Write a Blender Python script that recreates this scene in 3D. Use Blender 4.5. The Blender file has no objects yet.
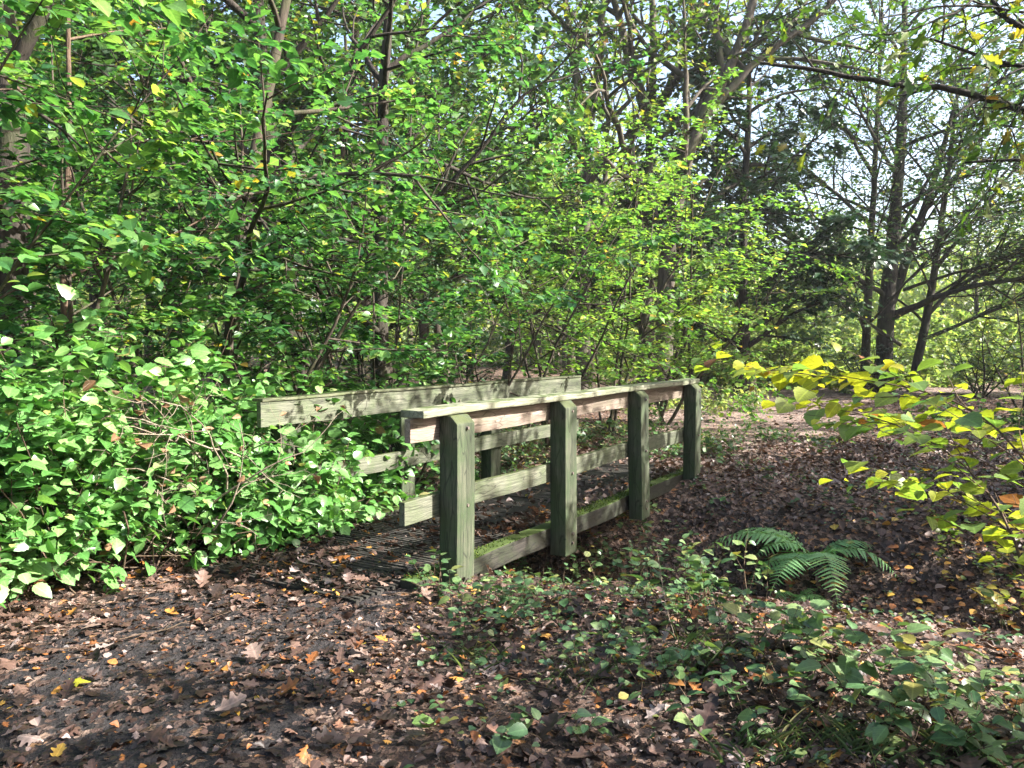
import bpy, bmesh, math, random
import numpy as np
from mathutils import Vector, Matrix

SC = bpy.context.scene
COL = SC.collection
R = math.radians
rng = np.random.default_rng(7)
random.seed(7)

# ------------------------------------------------------------------ helpers
def tag(o, label=None, cat=None, group=None, kind=None):
    if label: o['label'] = label
    if cat: o['category'] = cat
    if group: o['group'] = group
    if kind: o['kind'] = kind
    return o

def empty(name, loc=(0, 0, 0), rz=0.0):
    o = bpy.data.objects.new(name, None)
    COL.objects.link(o)
    o.location = loc
    o.rotation_euler = (0, 0, rz)
    o.empty_display_size = 0.2
    return o

def mesh_obj(name, me, mat=None, parent=None):
    o = bpy.data.objects.new(name, me)
    COL.objects.link(o)
    if mat is not None and not me.materials:
        me.materials.append(mat)
    if parent is not None:
        o.parent = parent
    return o

def copy_tree(o, parent=None):
    c = o.copy()
    COL.objects.link(c)
    if parent is not None:
        c.parent = parent
    for ch in list(o.children):
        copy_tree(ch, c)
    return c

def np_mesh(name, V, loops, starts, totals, rnd=None, smooth=True):
    me = bpy.data.meshes.new(name)
    me.vertices.add(len(V))
    me.vertices.foreach_set('co', np.asarray(V, np.float32).ravel())
    me.loops.add(len(loops))
    me.loops.foreach_set('vertex_index', np.asarray(loops, np.int32))
    me.polygons.add(len(starts))
    me.polygons.foreach_set('loop_start', np.asarray(starts, np.int32))
    me.polygons.foreach_set('loop_total', np.asarray(totals, np.int32))
    if smooth:
        me.polygons.foreach_set('use_smooth', np.ones(len(starts), bool))
    if rnd is not None:
        rnd = np.asarray(rnd, np.float32)
        a = me.attributes.new('rnd', 'FLOAT', 'POINT')
        a.data.foreach_set('value', np.ascontiguousarray(rnd[:, 0]))
        a = me.attributes.new('blade', 'FLOAT_VECTOR', 'POINT')
        a.data.foreach_set('vector', np.ascontiguousarray(rnd[:, 1:]).ravel())
    me.update(calc_edges=True)
    return me

def unit(a):
    return a / np.maximum(np.linalg.norm(a, axis=-1, keepdims=True), 1e-9)

# ------------------------------------------------------------------ leaf templates
def strip_template(us, vs, curl=0.0, droop=0.0, fold=0.0):
    """leaf with midrib: outline half widths vs at us"""
    V = []
    n = len(us)
    for u, v in zip(us, vs):
        for s in (-1, 0, 1):
            w = -droop * u * u + fold * abs(s * v) + curl * (s * v) ** 2 * 2
            V.append((u, s * v, w))
    F = []
    for i in range(n - 1):
        a = 3 * i; b = 3 * (i + 1)
        F.append((a, a + 1, b + 1, b))
        F.append((a + 1, a + 2, b + 2, b + 1))
    return np.array(V, float), F

T_RHOMB = (np.array([(0, 0, 0), (.42, .5, .1), (1, 0, -.06), (.42, -.5, .1)], float), [(0, 2, 1), (0, 3, 2)])
T_QUAD = (np.array([(0, 0, 0), (.45, .5, .0), (1, 0, -.0), (.45, -.5, .0)], float), [(0, 3, 2, 1)])
T_OVAL = strip_template([0, .18, .45, .75, 1], [.02, .34, .5, .34, .01], fold=.22, droop=.16)
T_OVALB = strip_template([0, .12, .4, .7, 1], [.02, .38, .5, .30, .01], fold=-.12, droop=.3)
OU = list(np.linspace(0, 1, 15))
OV = [.03] + [max(.02, .40 * math.sin(math.pi * (u ** 1.25)) ** .8 * (.78 + .30 * math.cos(2 * math.pi * 3.6 * u - 1.2))) for u in OU[1:-1]] + [.04]
T_OAK = strip_template(OU, OV, fold=.15, droop=.1)
T_OAKCURL = strip_template(OU, OV, curl=.55, droop=-.28)
T_OAKROLL = strip_template(OU, OV, curl=-.7, droop=.3)
T_CURL = strip_template([0, .2, .45, .75, 1], [.02, .32, .42, .3, .02], curl=1.3, droop=-.25)

TU = [0, .08, .2, .26, .4, .46, .6, .66, .8, .86, 1.0]
T_TOOTH = strip_template(TU, [.02, .26, .44, .40, .50, .43, .44, .36, .26, .19, .01], fold=.2, droop=.2)
PU = list(np.linspace(0, 1, 15))
T_PINNA = strip_template(PU, [.3] + [.5 * (1 - .75 * u) * (1.12 if i % 2 else .62) for i, u in enumerate(PU[1:-1])] + [.01], fold=.08, droop=.14)
def maple_template():
    pts = []
    lobes = [(-150, .28), (-128, .52), (-95, .34), (-62, .72), (-30, .42), (0, 1.0), (30, .42), (62, .72), (95, .34), (128, .52), (150, .28)]
    V = [(.28, 0, 0.05)]
    for a, r in lobes:
        V.append((.28 + r * .72 * math.cos(R(a)), r * .62 * math.sin(R(a)), -.12 * r * r + .05 * math.sin(3 * R(a))))
    F = [(0, i, i + 1) for i in range(1, len(lobes))]
    F.append((0, len(lobes), 1))
    return np.array(V, float), F
T_MAPLE = maple_template()

def leaf_arrays(P, D, N, L, W, rnd, templ):
    tv, tf = templ
    n = len(P)
    D = unit(D)
    B = unit(np.cross(N, D))
    N2 = np.cross(D, B)
    L = np.broadcast_to(np.asarray(L, float), (n,))
    W = np.broadcast_to(np.asarray(W, float), (n,))
    V = (P[:, None, :]
         + (L[:, None] * tv[None, :, 0])[..., None] * D[:, None, :]
         + (L[:, None] * W[:, None] * tv[None, :, 1])[..., None] * B[:, None, :]
         + (L[:, None] * tv[None, :, 2])[..., None] * N2[:, None, :])
    k = len(tv)
    fl = np.concatenate([np.array(f) for f in tf])
    tot = np.array([len(f) for f in tf])
    off = (np.arange(n) * k)[:, None]
    loops = (off + fl[None, :]).ravel()
    totals = np.tile(tot, n)
    rn = np.repeat(np.broadcast_to(rnd, (n,)), k)
    uv = np.tile(np.stack([tv[:, 0], tv[:, 1], np.zeros(k)], -1), (n, 1))
    return V.reshape(-1, 3), loops, totals, np.concatenate([rn[:, None], uv], 1)

def join_leaves(name, chunks, smooth=False):
    Vs, Ls, Ts, Rn = [], [], [], []
    base = 0
    for V, l, t, r in chunks:
        Vs.append(V); Ls.append(l + base); Ts.append(t); Rn.append(r)
        base += len(V)
    V = np.concatenate(Vs); l = np.concatenate(Ls); t = np.concatenate(Ts); r = np.concatenate(Rn)
    st = np.concatenate([[0], np.cumsum(t)[:-1]])
    return np_mesh(name, V, l, st, t, r, smooth=smooth)

# ------------------------------------------------------------------ tubes
def tube_mesh(name, tubes):
    """tubes: list of (pts (n,3), radii (n,), sides)"""
    Vs, Ls, Ts = [], [], []
    base = 0
    for pts, rad, k in tubes:
        pts = np.asarray(pts, float); rad = np.asarray(rad, float)
        n = len(pts)
        t = np.empty_like(pts)
        t[1:-1] = pts[2:] - pts[:-2]; t[0] = pts[1] - pts[0]; t[-1] = pts[-1] - pts[-2]
        t = unit(t)
        up = np.array([0, 0, 1.0]) if abs(t[0, 2]) < .8 else np.array([1.0, 0, 0])
        a = unit(np.cross(t, up)); b = np.cross(t, a)
        ang = np.arange(k) * 2 * math.pi / k
        ring = np.cos(ang)[None, :, None] * a[:, None, :] + np.sin(ang)[None, :, None] * b[:, None, :]
        rr = rad[:, None, None]
        if k >= 8:   # fluted, uneven trunks
            ph = rng.uniform(0, 6.28, 3)
            wob = 1 + .07 * np.sin(3 * ang + ph[0]) + .05 * np.sin(5 * ang + ph[1])
            rr = rr * wob[None, :, None] * (1 + .04 * rng.normal(size=(n, k, 1)))
        V = (pts[:, None, :] + rr * ring).reshape(-1, 3)
        i = np.arange(n - 1)[:, None] * k; j = np.arange(k)[None, :]; j2 = (j + 1) % k
        q = np.stack([i + j, i + j2, i + k + j2, i + k + j], -1).reshape(-1, 4)
        Vs.append(V); Ls.append((q + base).ravel()); Ts.append(np.full(len(q), 4))
        base += len(V)
    V = np.concatenate(Vs); l = np.concatenate(Ls); t = np.concatenate(Ts)
    st = np.concatenate([[0], np.cumsum(t)[:-1]])
    return np_mesh(name, V, l, st, t, None, smooth=True)

# ------------------------------------------------------------------ materials
def new_mat(name):
    m = bpy.data.materials.new(name)
    m.use_nodes = True
    nt = m.node_tree
    nt.nodes.clear()
    out = nt.nodes.new('ShaderNodeOutputMaterial')
    return m, nt, out

def N(nt, typ, **kw):
    n = nt.nodes.new(typ)
    for k, v in kw.items():
        setattr(n, k, v)
    return n

def ramp(nt, stops, interp='LINEAR'):
    r = N(nt, 'ShaderNodeValToRGB')
    cr = r.color_ramp
    cr.interpolation = interp
    while len(cr.elements) > 1:
        cr.elements.remove(cr.elements[-1])
    cr.elements[0].position = stops[0][0]
    cr.elements[0].color = (*stops[0][1], 1)
    for p, c in stops[1:]:
        e = cr.elements.new(p)
        e.color = (*c, 1)
    return r

def leaf_mat(name, stops, trans=.42, rough=.45, spec=.4, tboost=(1.55, 1.65, .8), interp='LINEAR'):
    m, nt, out = new_mat(name)
    at = N(nt, 'ShaderNodeAttribute', attribute_name='rnd')
    rp = ramp(nt, stops, interp)
    nt.links.new(at.outputs['Fac'], rp.inputs[0])
    # blotches and paler underside
    tc = N(nt, 'ShaderNodeTexCoord')
    no = N(nt, 'ShaderNodeTexNoise'); no.inputs['Scale'].default_value = 60
    nt.links.new(tc.outputs['Object'], no.inputs['Vector'])
    mr = N(nt, 'ShaderNodeMapRange'); mr.inputs['To Min'].default_value = .55; mr.inputs['To Max'].default_value = 1.35
    nt.links.new(no.outputs['Fac'], mr.inputs['Value'])
    # midrib and side veins
    bl = N(nt, 'ShaderNodeAttribute', attribute_name='blade')
    sp = N(nt, 'ShaderNodeSeparateXYZ'); nt.links.new(bl.outputs['Vector'], sp.inputs[0])
    ab = N(nt, 'ShaderNodeMath', operation='ABSOLUTE'); nt.links.new(sp.outputs['Y'], ab.inputs[0])
    mid = N(nt, 'ShaderNodeMapRange'); mid.inputs['From Min'].default_value = .015; mid.inputs['From Max'].default_value = .05
    mid.inputs['To Min'].default_value = .45; mid.inputs['To Max'].default_value = 0
    nt.links.new(ab.outputs[0], mid.inputs['Value'])
    u7 = N(nt, 'ShaderNodeMath', operation='MULTIPLY'); u7.inputs[1].default_value = 7.5; nt.links.new(sp.outputs['X'], u7.inputs[0])
    v5 = N(nt, 'ShaderNodeMath', operation='MULTIPLY_ADD'); v5.inputs[1].default_value = -6.0
    nt.links.new(ab.outputs[0], v5.inputs[0]); nt.links.new(u7.outputs[0], v5.inputs[2])
    pp_ = N(nt, 'ShaderNodeMath', operation='PINGPONG'); pp_.inputs[1].default_value = .5; nt.links.new(v5.outputs[0], pp_.inputs[0])
    sv = N(nt, 'ShaderNodeMapRange'); sv.inputs['From Min'].default_value = .03; sv.inputs['From Max'].default_value = .14
    sv.inputs['To Min'].default_value = .22; sv.inputs['To Max'].default_value = 0
    nt.links.new(pp_.outputs[0], sv.inputs['Value'])
    ve = N(nt, 'ShaderNodeMath', operation='MAXIMUM'); nt.links.new(mid.outputs[0], ve.inputs[0]); nt.links.new(sv.outputs[0], ve.inputs[1])
    ads = N(nt, 'ShaderNodeMath', operation='ADD'); nt.links.new(mr.outputs[0], ads.inputs[0]); nt.links.new(ve.outputs[0], ads.inputs[1])
    vm = N(nt, 'ShaderNodeVectorMath', operation='SCALE')
    nt.links.new(rp.outputs[0], vm.inputs[0]); nt.links.new(ads.outputs[0], vm.inputs['Scale'])
    geo = N(nt, 'ShaderNodeNewGeometry')
    pb = N(nt, 'ShaderNodeBsdfPrincipled')
    pb.inputs['Roughness'].default_value = rough
    pb.inputs['Specular IOR Level'].default_value = spec
    nt.links.new(vm.outputs[0], pb.inputs['Base Color'])
    tb = N(nt, 'ShaderNodeVectorMath', operation='MULTIPLY'); tb.inputs[1].default_value = tboost
    nt.links.new(vm.outputs[0], tb.inputs[0])
    tr = N(nt, 'ShaderNodeBsdfTranslucent')
    nt.links.new(tb.outputs[0], tr.inputs['Color'])
    mx = N(nt, 'ShaderNodeMixShader'); mx.inputs[0].default_value = trans
    nt.links.new(pb.outputs[0], mx.inputs[1]); nt.links.new(tr.outputs[0], mx.inputs[2])
    nt.links.new(mx.outputs[0], out.inputs['Surface'])
    return m

def bark_mat(name, c1, c2, moss=(.05, .07, .02), moss_amt=.35, scale=14):
    m, nt, out = new_mat(name)
    tc = N(nt, 'ShaderNodeTexCoord')
    mp = N(nt, 'ShaderNodeMapping'); mp.inputs['Scale'].default_value = (1, 1, .22)
    nt.links.new(tc.outputs['Object'], mp.inputs[0])
    n1 = N(nt, 'ShaderNodeTexNoise'); n1.inputs['Scale'].default_value = scale; n1.inputs['Detail'].default_value = 6
    n1.inputs['Roughness'].default_value = .7
    nt.links.new(mp.outputs[0], n1.inputs['Vector'])
    rp = ramp(nt, [(.3, c1), (.7, c2)])
    nt.links.new(n1.outputs['Fac'], rp.inputs[0])
    n2 = N(nt, 'ShaderNodeTexNoise'); n2.inputs['Scale'].default_value = 2.5; n2.inputs['Detail'].default_value = 5
    nt.links.new(tc.outputs['Object'], n2.inputs['Vector'])
    r2 = ramp(nt, [(.5, (0, 0, 0)), (.62, (moss_amt,) * 3)])
    nt.links.new(n2.outputs['Fac'], r2.inputs[0])
    mx = N(nt, 'ShaderNodeMix', data_type='RGBA')
    nt.links.new(r2.outputs[0], mx.inputs['Factor']); nt.links.new(rp.outputs[0], mx.inputs['A']); mx.inputs['B'].default_value = (*moss, 1)
    pb = N(nt, 'ShaderNodeBsdfPrincipled'); pb.inputs['Roughness'].default_value = .9; pb.inputs['Specular IOR Level'].default_value = .2
    nt.links.new(mx.outputs['Result'], pb.inputs['Base Color'])
    bp = N(nt, 'ShaderNodeBump'); bp.inputs['Strength'].default_value = .8; bp.inputs['Distance'].default_value = .03
    nt.links.new(n1.outputs['Fac'], bp.inputs['Height']); nt.links.new(bp.outputs[0], pb.inputs['Normal'])
    nt.links.new(pb.outputs[0], out.inputs['Surface'])
    return m

def wood_mat(name, base, dark, algae, algae_amt=.6, axis='x', moss_top=.0, moss_col=(.05, .085, .015)):
    m, nt, out = new_mat(name)
    tc = N(nt, 'ShaderNodeTexCoord')
    mp = N(nt, 'ShaderNodeMapping')
    mp.inputs['Scale'].default_value = {'x': (.06, 1, 1), 'y': (1, .06, 1), 'z': (1, 1, .06)}[axis]
    nt.links.new(tc.outputs['Object'], mp.inputs[0])
    g = N(nt, 'ShaderNodeTexNoise'); g.inputs['Scale'].default_value = 70; g.inputs['Detail'].default_value = 5; g.inputs['Roughness'].default_value = .65
    nt.links.new(mp.outputs[0], g.inputs['Vector'])
    rp = ramp(nt, [(.32, dark), (.68, base)])
    nt.links.new(g.outputs['Fac'], rp.inputs[0])
    a = N(nt, 'ShaderNodeTexNoise'); a.inputs['Scale'].default_value = 5; a.inputs['Detail'].default_value = 8; a.inputs['Roughness'].default_value = .65
    nt.links.new(tc.outputs['Object'], a.inputs['Vector'])
    ra = ramp(nt, [(.38, (0, 0, 0)), (.62, (algae_amt,) * 3)])
    nt.links.new(a.outputs['Fac'], ra.inputs[0])
    mx = N(nt, 'ShaderNodeMix', data_type='RGBA')
    nt.links.new(ra.outputs[0], mx.inputs['Factor']); nt.links.new(rp.outputs[0], mx.inputs['A']); mx.inputs['B'].default_value = (*algae, 1)
    last = mx.outputs['Result']
    # dark damp stains
    st = N(nt, 'ShaderNodeTexNoise'); st.inputs['Scale'].default_value = 9; st.inputs['Detail'].default_value = 6
    nt.links.new(mp.outputs[0], st.inputs['Vector'])
    rs = ramp(nt, [(.46, (0, 0, 0)), (.68, (.75,) * 3)])
    nt.links.new(st.outputs['Fac'], rs.inputs[0])
    m2 = N(nt, 'ShaderNodeMix', data_type='RGBA')
    nt.links.new(rs.outputs[0], m2.inputs['Factor']); nt.links.new(last, m2.inputs['A']); m2.inputs['B'].default_value = (dark[0] * .55, dark[1] * .6, dark[2] * .5, 1)
    last = m2.outputs['Result']
    mp2 = N(nt, 'ShaderNodeMapping')
    mp2.inputs['Scale'].default_value = {'x': (.035, 1, 1), 'y': (1, .035, 1), 'z': (1, 1, .035)}[axis]
    nt.links.new(tc.outputs['Object'], mp2.inputs[0])
    vc = N(nt, 'ShaderNodeTexVoronoi', feature='DISTANCE_TO_EDGE'); vc.inputs['Scale'].default_value = 26
    nw = N(nt, 'ShaderNodeTexNoise'); nw.inputs['Scale'].default_value = 3
    nt.links.new(tc.outputs['Object'], nw.inputs['Vector'])
    vw = N(nt, 'ShaderNodeVectorMath', operation='MULTIPLY_ADD'); vw.inputs[1].default_value = (.06, .06, .06)
    nt.links.new(nw.outputs['Color'], vw.inputs[0]); nt.links.new(mp2.outputs[0], vw.inputs[2]); nt.links.new(vw.outputs[0], vc.inputs['Vector'])
    rc = ramp(nt, [(.0, (.75,) * 3), (.05, (0, 0, 0))])
    nt.links.new(vc.outputs['Distance'], rc.inputs[0])
    mc = N(nt, 'ShaderNodeMix', data_type='RGBA')
    nt.links.new(rc.outputs[0], mc.inputs['Factor']); nt.links.new(last, mc.inputs['A']); mc.inputs['B'].default_value = (dark[0] * .3, dark[1] * .3, dark[2] * .3, 1)
    last = mc.outputs['Result']
    if moss_top > 0:   # moss grows on the upward faces
        geo = N(nt, 'ShaderNodeNewGeometry')
        sx = N(nt, 'ShaderNodeSeparateXYZ'); nt.links.new(geo.outputs['Normal'], sx.inputs[0])
        mo = N(nt, 'ShaderNodeTexNoise'); mo.inputs['Scale'].default_value = 11; mo.inputs['Detail'].default_value = 6
        nt.links.new(tc.outputs['Object'], mo.inputs['Vector'])
        rm = ramp(nt, [(.5 - .35 * moss_top, (0, 0, 0)), (.62 - .35 * moss_top, (1, 1, 1))])
        nt.links.new(mo.outputs['Fac'], rm.inputs[0])
        ru = N(nt, 'ShaderNodeMapRange'); ru.inputs['From Min'].default_value = .4; ru.inputs['From Max'].default_value = .8
        nt.links.new(sx.outputs['Z'], ru.inputs['Value'])
        mu = N(nt, 'ShaderNodeMath', operation='MULTIPLY')
        nt.links.new(rm.outputs[0], mu.inputs[0]); nt.links.new(ru.outputs[0], mu.inputs[1])
        m3 = N(nt, 'ShaderNodeMix', data_type='RGBA')
        nt.links.new(mu.outputs[0], m3.inputs['Factor']); nt.links.new(last, m3.inputs['A']); m3.inputs['B'].default_value = (*moss_col, 1)
        last = m3.outputs['Result']
    pb = N(nt, 'ShaderNodeBsdfPrincipled'); pb.inputs['Roughness'].default_value = .8; pb.inputs['Specular IOR Level'].default_value = .25
    nt.links.new(last, pb.inputs['Base Color'])
    bp = N(nt, 'ShaderNodeBump'); bp.inputs['Strength'].default_value = .5; bp.inputs['Distance'].default_value = .008
    nt.links.new(g.outputs['Fac'], bp.inputs['Height']); nt.links.new(bp.outputs[0], pb.inputs['Normal'])
    nt.links.new(pb.outputs[0], out.inputs['Surface'])
    return m

def soil_mat(name, dark, mid, leafc, leaf_amt, scale=26):
    m, nt, out = new_mat(name)
    tc = N(nt, 'ShaderNodeTexCoord')
    n1 = N(nt, 'ShaderNodeTexNoise'); n1.inputs['Scale'].default_value = 18; n1.inputs['Detail'].default_value = 8; n1.inputs['Roughness'].default_value = .7
    nt.links.new(tc.outputs['Object'], n1.inputs['Vector'])
    rp = ramp(nt, [(.35, dark), (.7, mid)])
    nt.links.new(n1.outputs['Fac'], rp.inputs[0])
    vo = N(nt, 'ShaderNodeTexVoronoi'); vo.inputs['Scale'].default_value = scale
    wn = N(nt, 'ShaderNodeTexNoise'); wn.inputs['Scale'].default_value = 24; wn.inputs['Detail'].default_value = 3
    nt.links.new(tc.outputs['Object'], wn.inputs['Vector'])
    wv = N(nt, 'ShaderNodeVectorMath', operation='MULTIPLY_ADD'); wv.inputs[1].default_value = (.09, .09, .09)
    nt.links.new(wn.outputs['Color'], wv.inputs[0]); nt.links.new(tc.outputs['Object'], wv.inputs[2]); nt.links.new(wv.outputs[0], vo.inputs['Vector'])
    sx = N(nt, 'ShaderNodeSeparateColor'); nt.links.new(vo.outputs['Color'], sx.inputs[0])
    rl = ramp(nt, leafc)
    nt.links.new(sx.outputs[0], rl.inputs[0])
    sel = ramp(nt, [(1 - leaf_amt - .02, (0, 0, 0)), (1 - leaf_amt, (1, 1, 1))])
    nt.links.new(sx.outputs[1], sel.inputs[0])
    mx = N(nt, 'ShaderNodeMix', data_type='RGBA')
    nt.links.new(sel.outputs[0], mx.inputs['Factor']); nt.links.new(rp.outputs[0], mx.inputs['A']); nt.links.new(rl.outputs[0], mx.inputs['B'])
    pb = N(nt, 'ShaderNodeBsdfPrincipled'); pb.inputs['Roughness'].default_value = .85; pb.inputs['Specular IOR Level'].default_value = .25
    nt.links.new(mx.outputs['Result'], pb.inputs['Base Color'])
    bp = N(nt, 'ShaderNodeBump'); bp.inputs['Strength'].default_value = .9; bp.inputs['Distance'].default_value = .03
    ad = N(nt, 'ShaderNodeMath', operation='ADD')
    nt.links.new(n1.outputs['Fac'], ad.inputs[0]); nt.links.new(vo.outputs['Distance'], ad.inputs[1])
    nt.links.new(ad.outputs[0], bp.inputs['Height']); nt.links.new(bp.outputs[0], pb.inputs['Normal'])
    nt.links.new(pb.outputs[0], out.inputs['Surface'])
    return m

M = {}
M['hazel'] = leaf_mat('leaf_hazel', [(0, (.014, .052, .022)), (.3, (.03, .098, .032)), (.6, (.07, .165, .046)), (.82, (.155, .255, .068)), (.93, (.24, .28, .06)), (.97, (.30, .24, .03)), (1, (.24, .10, .03))], trans=.5, rough=.38, spec=.5)
M['lime'] = leaf_mat('leaf_lime', [(0, (.05, .135, .03)), (.5, (.11, .21, .045)), (.8, (.20, .28, .055)), (.93, (.34, .31, .06)), (1, (.26, .12, .03))], trans=.5)
M['bramble'] = leaf_mat('leaf_bramble', [(0, (.035, .11, .025)), (.5, (.075, .19, .04)), (.85, (.19, .33, .13)), (.95, (.28, .32, .13)), (.98, (.3, .2, .1)), (1, (.2, .09, .04))], trans=.25, rough=.34, spec=.5)
M['bramble_pale'] = leaf_mat('leaf_bramble_pale', [(0, (.045, .14, .03)), (.5, (.10, .24, .06)), (.85, (.20, .35, .11)), (.95, (.3, .33, .10)), (1, (.26, .14, .07))], trans=.25, rough=.34, spec=.5)
M['holly'] = leaf_mat('leaf_holly', [(0, (.012, .035, .014)), (.7, (.025, .06, .022)), (1, (.05, .085, .03))], trans=.12, rough=.35, spec=.5)
M['oak'] = leaf_mat('leaf_oak', [(0, (.03, .075, .014)), (.55, (.06, .115, .018)), (.8, (.14, .16, .025)), (.92, (.28, .2, .03)), (1, (.26, .10, .03))], trans=.42)
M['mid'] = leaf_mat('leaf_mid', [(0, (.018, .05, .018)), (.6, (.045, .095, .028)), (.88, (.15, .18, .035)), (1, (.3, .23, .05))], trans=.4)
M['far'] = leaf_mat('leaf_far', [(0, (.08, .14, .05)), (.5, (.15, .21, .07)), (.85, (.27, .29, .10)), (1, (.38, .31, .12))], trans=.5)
M['shade'] = leaf_mat('leaf_undergrowth', [(0, (.025, .06, .026)), (.45, (.055, .115, .042)), (.75, (.11, .17, .06)), (.87, (.2, .2, .06)), (.95, (.3, .22, .05)), (1, (.22, .09, .03))], trans=.25, rough=.4, spec=.5)
M['yellow'] = leaf_mat('leaf_yellow', [(0, (.06, .15, .05)), (.25, (.12, .2, .05)), (.5, (.22, .27, .03)), (.75, (.34, .33, .03)), (.88, (.42, .31, .03)), (.93, (.25, .1, .03)), (1, (.12, .05, .025))], trans=.5, tboost=(1.2, 1.3, .7))
M['fern'] = leaf_mat('leaf_fern', [(0, (.09, .21, .08)), (.7, (.18, .34, .13)), (1, (.2, .28, .08))], trans=.35)
M['grass'] = leaf_mat('leaf_grass', [(0, (.08, .13, .06)), (.7, (.15, .21, .09)), (1, (.28, .25, .13))], trans=.3)
M['dry'] = leaf_mat('leaf_dry', [(0, (.10, .05, .025)), (.5, (.22, .13, .07)), (1, (.36, .26, .16))], trans=.3, rough=.7, spec=.2, tboost=(1.3, 1.1, .8))
M['moss'] = leaf_mat('moss_tufts', [(0, (.02, .04, .008)), (.7, (.05, .085, .012)), (1, (.10, .12, .02))], trans=.2, rough=.8, spec=.1)
M['litter'] = leaf_mat('leaf_litter', [
    (0, (.018, .012, .010)), (.25, (.038, .022, .017)), (.48, (.072, .041, .031)), (.64, (.13, .080, .060)),
    (.72, (.19, .135, .112)), (.78, (.25, .20, .185)), (.81, (.16, .06, .022)), (.88, (.30, .11, .03)),
    (.93, (.38, .20, .04)), (.965, (.46, .33, .05)), (.985, (.16, .19, .04)), (1, (.10, .17, .04))], trans=.12, rough=.5, spec=.35, tboost=(1.2, 1, .7))
M['bark'] = bark_mat('bark_brown', (.022, .017, .013), (.10, .08, .06))
M['bark_dark'] = bark_mat('bark_dark', (.012, .010, .008), (.055, .045, .036), moss_amt=.25)
M['bark_oak'] = bark_mat('bark_oak', (.03, .025, .02), (.13, .11, .085), moss=(.07, .085, .03), moss_amt=.5)
M['bark_far'] = bark_mat('bark_grey', (.018, .016, .013), (.085, .074, .06), moss=(.07, .08, .04), moss_amt=.5)
M['twig'] = bark_mat('twig_brown', (.05, .032, .022), (.16, .11, .075), moss_amt=.1, scale=30)
M['twig_dead'] = bark_mat('twig_dead', (.13, .10, .075), (.34, .28, .21), moss_amt=.1, scale=30)
M['soil'] = soil_mat('woodland_soil', (.014, .010, .008), (.05, .035, .027),
                     [(0, (.05, .03, .022)), (.4, (.12, .075, .055)), (.75, (.22, .16, .13)), (1, (.24, .11, .04))], .55)
M['path'] = soil_mat('trodden_path', (.012, .011, .012), (.036, .030, .029),
                     [(0, (.03, .02, .016)), (.5, (.08, .05, .04)), (.8, (.15, .11, .09)), (1, (.17, .09, .04))], .22)
M['path_far'] = soil_mat('dry_path', (.09, .065, .055), (.20, .15, .13),
                     [(0, (.10, .06, .05)), (.5, (.2, .14, .11)), (.8, (.3, .24, .2)), (1, (.28, .15, .08))], .4)
M['rail'] = wood_mat('rail_wood', (.175, .175, .128), (.055, .058, .042), (.08, .10, .05), .75, 'x', .45, (.045, .055, .018))
M['cap'] = wood_mat('cap_wood', (.30, .29, .215), (.12, .12, .085), (.13, .155, .08), .6, 'x', .12, (.05, .07, .02))
M['capmoss'] = wood_mat('mossy_cap_wood', (.17, .165, .11), (.06, .06, .04), (.07, .09, .035), .8, 'x', .8, (.028, .036, .012))
M['rail_red'] = wood_mat('board_wood', (.33, .255, .215), (.14, .10, .082), (.15, .145, .095), .6, 'x')
M['post'] = wood_mat('post_wood', (.115, .12, .08), (.035, .04, .026), (.042, .066, .028), .9, 'z', .5, (.05, .06, .02))
M['deckw'] = wood_mat('deck_wood', (.065, .056, .05), (.02, .018, .017), (.035, .038, .024), .35, 'y')
M['beam'] = wood_mat('beam_wood', (.042, .037, .03), (.016, .014, .012), (.026, .033, .016), .7, 'x', .75, (.04, .06, .012))
M['steel'] = None
def metal():
    m, nt, out = new_mat('galvanised_bolt')
    pb = N(nt, 'ShaderNodeBsdfPrincipled'); pb.inputs['Base Color'].default_value = (.16, .13, .11, 1)
    pb.inputs['Metallic'].default_value = .6; pb.inputs['Roughness'].default_value = .6
    nt.links.new(pb.outputs[0], out.inputs['Surface'])
    return m
M['steel'] = metal()

# ------------------------------------------------------------------ camera
H = 1.6
FPX = 788.0
cam_d = bpy.data.cameras.new('camera')
cam = bpy.data.objects.new('camera', cam_d)
COL.objects.link(cam)
cam_d.sensor_width = 36
cam_d.lens = 36 * FPX / 1024
cam_d.clip_end = 2000
PITCH = math.atan(40 / FPX)
cam.location = (0, 0, H)
cam.rotation_euler = (math.pi / 2 - PITCH, 0, 0)
SC.camera = cam

# ------------------------------------------------------------------ bridge frame and terrain
BA = math.atan2(.85, .526)
BD = np.array([math.cos(BA), math.sin(BA)]); BL = np.array([-BD[1], BD[0]])
BO = np.array([-1.591, 5.217])
def local(X, Y):
    dx = X - BO[0]; dy = Y - BO[1]
    return dx * BD[0] + dy * BD[1], dx * BL[0] + dy * BL[1]
def world(x, y):
    return BO[0] + BD[0] * x + BL[0] * y, BO[1] + BD[1] * x + BL[1] * y

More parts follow.
